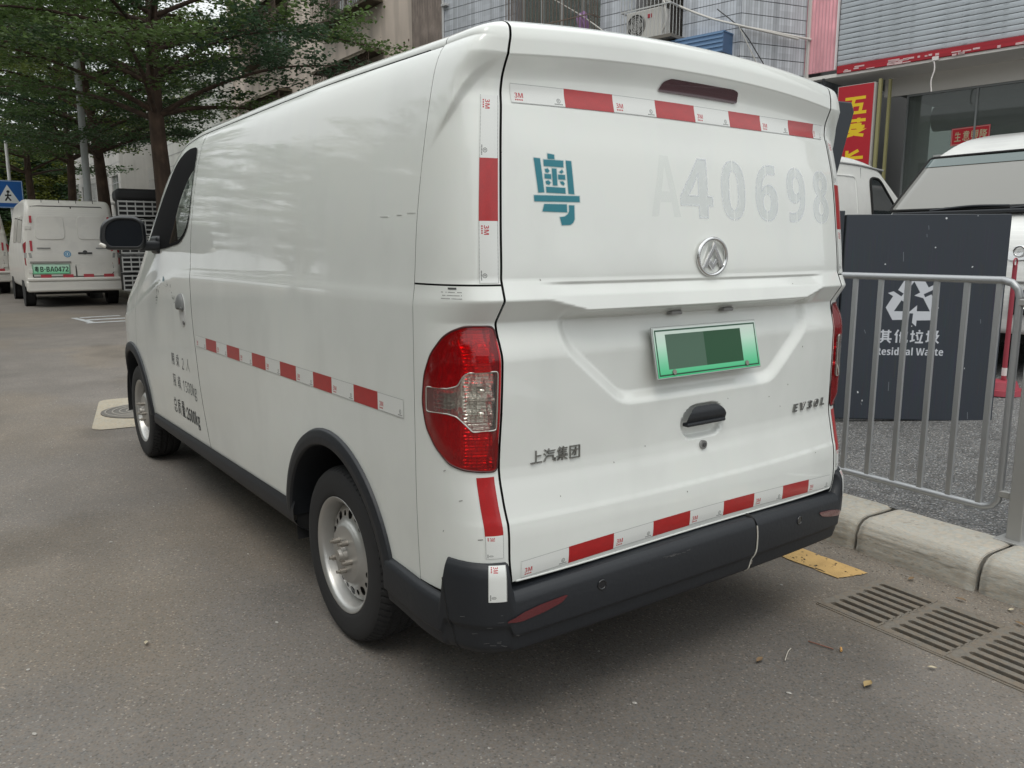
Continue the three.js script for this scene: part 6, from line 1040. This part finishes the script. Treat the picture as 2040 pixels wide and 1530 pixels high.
{   // grey tiled block in the middle
  const [g, L] = facade('tiled_building', 'grey tiled block with barred windows and an air conditioner', [8.69, -15.73], [10.25, -8.16]);
  const tl = tileTex([0.73, 0.745, 0.77], 453, 0.78), tm = std(0xffffff, 0.42, 0, { map: tl }); tl.repeat.set(0.52, 1);
  const open = [[2.35, 4.65, 5.2, 7.6], [5.5, 6.55, 5.28, 6.9]], gaps = open.map(([a, b, c, d]) => [a, c, b - a, d - c]);
  obj('wall', [...openWall(L - 0.03, 0, 13, 0.3, -0.02, gaps), box(0.3, 13, 6, 0.16, 6.5, -3.1), box(L, 0.3, 6, L / 2, 13, -3.1)], std([0.30, 0.30, 0.31], 0.9), g);
  for (const o of gaps) roomBehind(g, o, -0.33, 2.4);
  for (let k = 0; k < 40; k++) {
    const y = 3.2 + k * 0.242; if (y > 12.8) break; let runs = [[0.01, L - 0.005]];
    for (const [a, b, c, d] of open) if (y + 0.23 > c && y < d) runs = runs.flatMap(([s, e]) => [[s, Math.min(e, a)], [Math.max(s, b), e]].filter(([s2, e2]) => e2 - s2 > 0.02));
    for (const [s, e] of runs) { const q = box(e - s, 0.229, 0.02, 0, 0, 0); const uv = q.attributes.uv; for (let i = 0; i < uv.count; i++) uv.setXY(i, (uv.getX(i) + (s + e) / 2), uv.getY(i)); obj('tile_course', q.translate((s + e) / 2, y, 0.0), tm, g); }
  }
  obj('lower_wall', box(L, 3.0, 0.06, L / 2, 1.5, 0.0), std([0.3, 0.3, 0.3], 0.8), g);
  // deep window with a cage and washing
  glassWindow(g, 2.40, 5.25, 2.2, 2.3, -0.2, 4);
  barCage(g, 2.38, 5.15, 2.26, 2.5, 0.02, 0.34, 0.095, rustBar, 0.010);
  const cg = patch((x, y) => [x + 0.03 * Math.sin(y * 9), y, 0.24 + 0.035 * Math.sin(x * 46) + 0.02 * Math.sin(y * 13)], 4.22, 4.56, 5.50, 6.12, 24, 20, { clips: [inPoly(roundPoly([[4.24, 5.55], [4.5, 5.52], [4.55, 5.9], [4.46, 6.1], [4.3, 6.1], [4.23, 5.86]], 0.06))], inner: [4.4, 5.8, -1] });
  obj('washing', cg, std([0.40, 0.25, 0.46], 0.9), g);
  // air conditioner in its own cage
  const ac = part('air_conditioner', g, 'boxy white air conditioner unit in a cage');
  obj('unit_case', rbox(0.78, 0.52, 0.3, 0.02, 5.92, 5.55, 0.22), std([0.60, 0.585, 0.55], 0.6), ac); obj('fan_well', cyl(0.205, 0.205, 0.02, 32, 5.76, 5.55, 0.372, 'z'), std([0.06, 0.06, 0.06], 0.8), ac);
  for (let i = 1; i < 6; i++) obj('fan_guard', new THREE.TorusGeometry(0.04 * i, 0.005, 5, 30).translate(5.76, 5.55, 0.386), std([0.5, 0.49, 0.46], 0.6), ac); obj('fan_blade', [0, 1, 2].map((i) => box(0.32, 0.07, 0.006).rotateZ(i * 2.09).translate(5.76, 5.55, 0.38)), std([0.3, 0.3, 0.29], 0.7), ac); obj('unit_badge', rbox(0.09, 0.07, 0.01, 0.003, 6.06, 5.68, 0.375), std([0.45, 0.04, 0.06], 0.5), ac);
  barCage(g, 5.48, 5.26, 1.08, 1.65, 0.02, 0.46, 0.085, alu, 0.007); obj('ledge', box(1.25, 0.06, 0.55, 6.02, 5.22, 0.28), concDark, g);
  obj('pipe', tube([[6.0, 6.4, 0.42], [6.25, 6.2, 0.46], [6.4, 5.9, 0.46], [6.46, 5.5, 0.44], [6.36, 5.35, 0.4]], 0.022, 30, 7), std([0.62, 0.6, 0.56], 0.7), g);
  obj('drain_pipe', [cyl(0.03, 0.03, 12, 10, 0.06, 6.5, 0.05), rbox(0.18, 0.06, 0.1, 0.01, 0.14, 7.05, 0.06)], std([0.5, 0.5, 0.5], 0.6), g);
  const aw = part('awning', g, 'small blue ribbed metal awning'); obj('awning_sheet', box(1.18, 0.34, 0.02, 7.0, 4.98, 0.36).rotateX(0), std([0.10, 0.19, 0.34], 0.5), aw); for (let i = 0; i < 5; i++) obj('awning_rib', box(1.18, 0.03, 0.02, 7.0, 4.84 + i * 0.075, 0.375), std([0.16, 0.27, 0.44], 0.5), aw); obj('awning_top', box(1.2, 0.02, 0.36, 7.0, 5.16, 0.18), std([0.10, 0.19, 0.34], 0.5), aw); obj('awning_side', box(0.02, 0.34, 0.34, 7.58, 4.98, 0.18), std([0.07, 0.13, 0.24], 0.5), aw);
}
{   // its short end wall
  const [g, L] = facade('tiled_end_wall', 'narrow grey tiled wall beside the faded pink panel', [10.25, -8.16], [11.7, -7.78]);
  const tl = tileTex([0.73, 0.745, 0.765], 463, 0.78); tl.repeat.set(0.52, 1); const tm = std(0xffffff, 0.42, 0, { map: tl });
  obj('wall', box(L, 13, 0.2, L / 2, 6.5, -0.12), std([0.10, 0.10, 0.105], 0.9), g); for (let k = 0; k < 40; k++) obj('tile_course', box(L, 0.229, 0.02, L / 2, 3.2 + k * 0.242, 0), tm, g);
  obj('corner_pipe', [cyl(0.022, 0.022, 1.5, 10, L / 2, 5.19, 0.12, 'z').rotateY(0).translate(0, 0, 0), tube([[0.02, 5.24, 0.1], [0.5, 5.22, 0.1], [L - 0.02, 5.16, 0.1]], 0.022, 20, 8)].slice(1), std([0.66, 0.64, 0.6], 0.6), g); obj('trim', box(0.05, 13, 0.08, L - 0.03, 6.5, 0.04), std([0.6, 0.58, 0.55], 0.7), g);
}
{   // overhead wires
  const wire = (name, label, pts, r, m) => tag(obj(name, tube(pts, r, 40, 6), m), label, 'cable'), pale = std([0.6, 0.58, 0.54], 0.7), dk = std([0.06, 0.06, 0.06], 0.7);
  wire('cable', 'pale cable sagging from the barred window to the corner of the tiled block', [[9.45, 6.9, -10.9], [9.75, 6.05, -9.7], [10.0, 5.5, -8.7], [10.12, 5.28, -8.15], [11.3, 5.12, -7.7]], 0.022, pale);
  wire('cable', 'thin cable dropping beside the air conditioner', [[9.2, 6.5, -12.2], [9.3, 5.95, -11.3], [9.42, 5.5, -10.7], [9.5, 5.2, -10.4]], 0.012, pale);
  wire('cable', 'thin dark cable hanging down the corner of the tiled block', [[10.0, 5.6, -8.5], [10.2, 5.2, -8.1], [10.55, 4.75, -7.95], [10.9, 4.3, -7.85]], 0.010, dk);
  wire('cable', 'thin pale cable hanging under the corner pipe', [[10.14, 5.26, -8.12], [10.4, 4.8, -8.0], [10.7, 4.3, -7.9]], 0.010, pale);
}
{   // beige rendered building
  const [g, L] = facade('beige_building', 'stained beige building with barred windows under mossy ledges', [8.92, -32.6], [8.92, -15.9]);
  const pl = plaster([0.80, 0.745, 0.70], 471, 0.24, 0.5), br = plaster([0.56, 0.51, 0.48], 477, 0.35); pl.repeat.set(0.13, 0.13); br.repeat.set(0.8, 0.8);
  const bays = [[19.2, 23.1], [26, 30.3]].flatMap(([k0, k1]) => [6.72, 9.75, 3.7].map((y) => [32.6 - k1 + 0.15, y - 1.68, k1 - k0 - 0.3, 1.5]));
  for (const o of bays) { roomBehind(g, o, -0.41, 2.2); glassWindow(g, o[0], o[1], o[2], o[3], -0.2, 4); }
  obj('wall', [...openWall(L - 1.6, 0, 15, 0.4, 0, bays), box(0.4, 15, 8, 0.2, 7.5, -4.2), box(L, 0.4, 8, L / 2, 15, -4.2)], std(0xffffff, 0.9, 0, { map: pl }), g);
  obj('brown_pier', box(1.6, 15, 0.6, L - 0.8, 7.5, -0.22), std(0xffffff, 0.9, 0, { map: br, bumpMap: concMaps.bump, bumpScale: 0.006 }), g);
  const moss = std(0xffffff, 0.95, 0, { map: plaster([0.34, 0.31, 0.25], 483, 0.5) });
  for (const [k0, k1] of [[19.2, 23.1], [26, 30.3]]) for (const y of [6.72, 9.75, 3.7]) {
    const x0 = 32.6 - k1, w = k1 - k0, a = part('window_bay', g); obj('ledge', patch((u, v) => { const t = v, dd = 0.55 * Math.sin(clamp(t, 0, 1) * Math.PI); return [x0 + u, y + 0.10 * Math.cos(t * Math.PI * 2) * 0.9 + (fbm(u * 3, t * 4, 3, 61) - 0.5) * 0.09, 0.05 + dd]; }, 0, w, 0, 1, 40, 12, { inner: [x0 + w / 2, y, 0.2], uv: (u, v) => [u / 2, v] }), moss, a);
    obj('ledge_slab', box(w, 0.08, 0.5, x0 + w / 2, y, 0.25), moss, a); obj('sill', box(w, 0.08, 0.46, x0 + w / 2, y - 1.72, 0.23), moss, a);
    const n = Math.round(w / 0.12); for (let i = 0; i <= n; i++) obj('cage_bar', cyl(0.012, 0.012, 1.66, 6, x0 + 0.05 + (w - 0.1) * i / n, y - 0.87, 0.46), rustBar, a); obj('cage_rail', [0.2, 0.6, 1.0, 1.4].map((t) => box(w - 0.1, 0.02, 0.02, x0 + w / 2, y - t, 0.46)), rustBar, a);
  }
  obj('pipe', cyl(0.05, 0.05, 14, 10, 0.6, 7, 0.1), std([0.5, 0.47, 0.43], 0.8), g);
  for (let i = 0; i < 3; i++) obj('wall_vent', box(0.03, 0.05, 0.02, L - 2.4 + i * 0.25, 6.6 + i * 0.07, 0.012), rustBar, g);
}
function block(name, label, p, q, H, base, seed, storey, opt = {}) {
  const [g, L] = facade(name, label, p, q), t = plaster(base, seed, 0.16, 0.15); t.repeat.set(0.2, 0.2);
  const n = Math.floor(L / (opt.bay ?? 3.2)), rows = Math.floor((H - (opt.top ? 2 : 1)) / storey), holes = [];
  for (let r = 0; r < rows; r++) for (let i = 0; i < n; i++) holes.push([(i + 0.25) * L / n, 1.2 + r * storey, L / n * (0.4 + 0.2 * hash2(i, r, seed)), 1.45]);
  if (opt.top) holes.push([L * 0.12, H - 1.25, L * 0.8, 0.7]);
  for (const o of holes) roomBehind(g, o, -0.26, 2);
  obj('wall', [...openWall(L, 0, H, 0.25, 0, holes), box(0.25, H, 6.7, 0.125, H / 2, -3.6), box(0.25, H, 6.7, L - 0.125, H / 2, -3.6), box(L, H, 0.2, L / 2, H / 2, -7)], std(0xffffff, 0.85, 0, { map: t }), g); obj('parapet', [box(L + 0.2, 0.3, 7.2, L / 2, H + 0.1, -3.5)], std([0.5, 0.49, 0.47], 0.85), g);
  for (let r = 0; r < rows; r++) for (let i = 0; i < n; i++) { const x = (i + 0.25) * L / n, y = 1.2 + r * storey, w = L / n * (0.4 + 0.2 * hash2(i, r, seed)); glassWindow(g, x, y, w, 1.45, -0.08, 2); if (opt.cages && hash2(i, r, seed + 1) < opt.cages) { const c = part('window_cage', g), m = Math.round(w / 0.22); obj('cage_bars', [...Array.from({ length: m + 1 }, (_, k) => box(0.02, 1.6, 0.02, x + w * k / m, y + 0.7, 0.5)), ...[0, 0.5, 1, 1.6].map((q2) => box(w, 0.025, 0.025, x + w / 2, y - 0.1 + q2, 0.5)), box(w, 0.05, 0.5, x + w / 2, y - 0.12, 0.26)], alu, c).userData.kind = 'stuff'; } if (hash2(i, r, seed + 7) > 0.62) { const a = part('air_conditioner', g); obj('unit_case', rbox(0.8, 0.55, 0.3, 0.03, x + w + 0.55, y - 0.2, 0.18), std([0.6, 0.59, 0.56], 0.6), a); obj('fan_well', cyl(0.2, 0.2, 0.02, 20, x + w + 0.45, y - 0.2, 0.335, 'z'), fanGrey, a); } }
  if (opt.bands) for (let y = 0.6; y < H; y += 0.55) obj('tile_band', box(L, 0.03, 0.012, L / 2, y, 0.004), std([0.42, 0.42, 0.42], 0.8), g);
  if (opt.top) { obj('roof_rail', [box(L, 0.04, 0.04, L / 2, H + 0.85, -0.1), ...Array.from({ length: 9 }, (_, i) => box(0.04, 0.8, 0.04, L * i / 8, H + 0.5, -0.1))], alu, g); }
  return g;
}
block('white_tiled_building', 'white tiled block with dark top floor opening beyond the beige building', [9.0, -47], [9.0, -34.4], 9.2, [0.80, 0.80, 0.78], 501, 2.9, { bands: true, top: true, cages: 0.4 });
block('pale_apartment_block', 'pale block with caged bay windows behind the street trees', [7.4, -68], [7.4, -47.6], 8.6, [0.72, 0.71, 0.69], 511, 2.8, { bands: true, cages: 0.7 });
block('distant_apartment_block', 'pale block at the far end beyond the green bank', [-9, -84], [7.4, -84], 7.2, [0.66, 0.65, 0.63], 517, 2.9, { cages: 0.3 });
// the other side of the street: only mirrored in the van's flank and tailgate
block('opposite_building', 'long pale block across the street from the van', [-16, 16], [-16, -36], 7.6, [0.55, 0.53, 0.50], 523, 3.0, { bay: 4.4 });
block('opposite_end_building', 'pale block down the street behind the van', [2, 34], [-24, 34], 9, [0.55, 0.54, 0.52], 529, 3.0, { bay: 4.4 });
// ---------------------------------------------------------------- small litter on the road
{
  const r = rngOf(404), mats = [std([0.36, 0.26, 0.12], 0.9), std([0.20, 0.13, 0.07], 0.9), std([0.48, 0.42, 0.3], 0.9)];
  const leafG = (L) => patch((u, v) => [(v - 0.5) * L * 0.45 * Math.sin(Math.PI * clamp(u, 0.02, 0.98)) * 2 * 0.5, 0.004 + 0.25 * L * (Math.abs(v - 0.5) ** 2) + 0.03 * L * Math.sin(u * 5), (u - 0.5) * L], 0, 1, 0, 1, 8, 4, { inner: [0, -1, 0] });
  const G = [leafG(0.04), leafG(0.055), leafG(0.03)];
  const put = (x, z, i, y = 0.006) => { const m = obj('fallen_leaf', G[i % 3], mats[(i * 5 + 1) % 3]); m.position.set(x, y, z); m.rotation.y = r() * 6; tag(m, 'dry brown leaf lying on the grey asphalt', 'leaf', 'dry leaves on the road'); };
  for (const [x, z] of [[-2.06, -0.33], [-2.2, -1.6], [-1.7, 0.35], [-2.4, -3.2], [0.05, 1.0], [0.55, 1.1], [0.35, 0.45], [1.28, 0.1], [1.24, 0.32], [1.3, 0.48], [1.2, 0.55], [-0.4, 0.62], [-1.45, -1.2], [-1.3, 0.2], [0.2, 0.15], [-2.8, -0.6], [0.62, 0.52], [-1.9, -4.3]]) put(x, z, Math.floor(r() * 9));
  const butt = thing('cigarette_butt', 'cigarette end lying beside a thin brown twig on the road', 'cigarette', [0.49, 0.004, 0.27], 0.6); obj('filter', cyl(0.0042, 0.0042, 0.022, 8, 0, 0.004, 0, 'x'), std([0.55, 0.3, 0.1], 0.9), butt);
  tag(obj('twig', tube([[0.455, 0.005, 0.165], [0.46, 0.007, 0.2], [0.475, 0.005, 0.25]], 0.0022, 12, 5), std([0.22, 0.10, 0.07], 0.9)), 'thin brown twig lying on the road beside the drain grate', 'twig');
  tag(obj('straw', tube([[0.27, 0.005, 0.2], [0.33, 0.007, 0.17], [0.36, 0.005, 0.16]], 0.0018, 12, 5), std([0.5, 0.46, 0.4], 0.9)), 'pale straw lying on the road beside the twig', 'straw');
  const bits = []; for (let i = 0; i < 520; i++) { const x = -4.5 + r() * 6, z = -7 + r() * 8.4; if (notGrate(x, z) < 0.05 || x > kerbX(z) - 0.05) continue; const s = 0.0015 + r() * r() * 0.0055; bits.push(new THREE.IcosahedronGeometry(s, 0).scale(1, 0.55, 1 + r()).rotateY(r() * 6).translate(x, s * 0.4, z)); }
  tag(obj('gravel_crumbs', bits, std([0.42, 0.40, 0.37], 0.9)), 'pale crumbs of gravel scattered over the asphalt', 'gravel', null, 'stuff');
}
renderer.render(scene, camera);
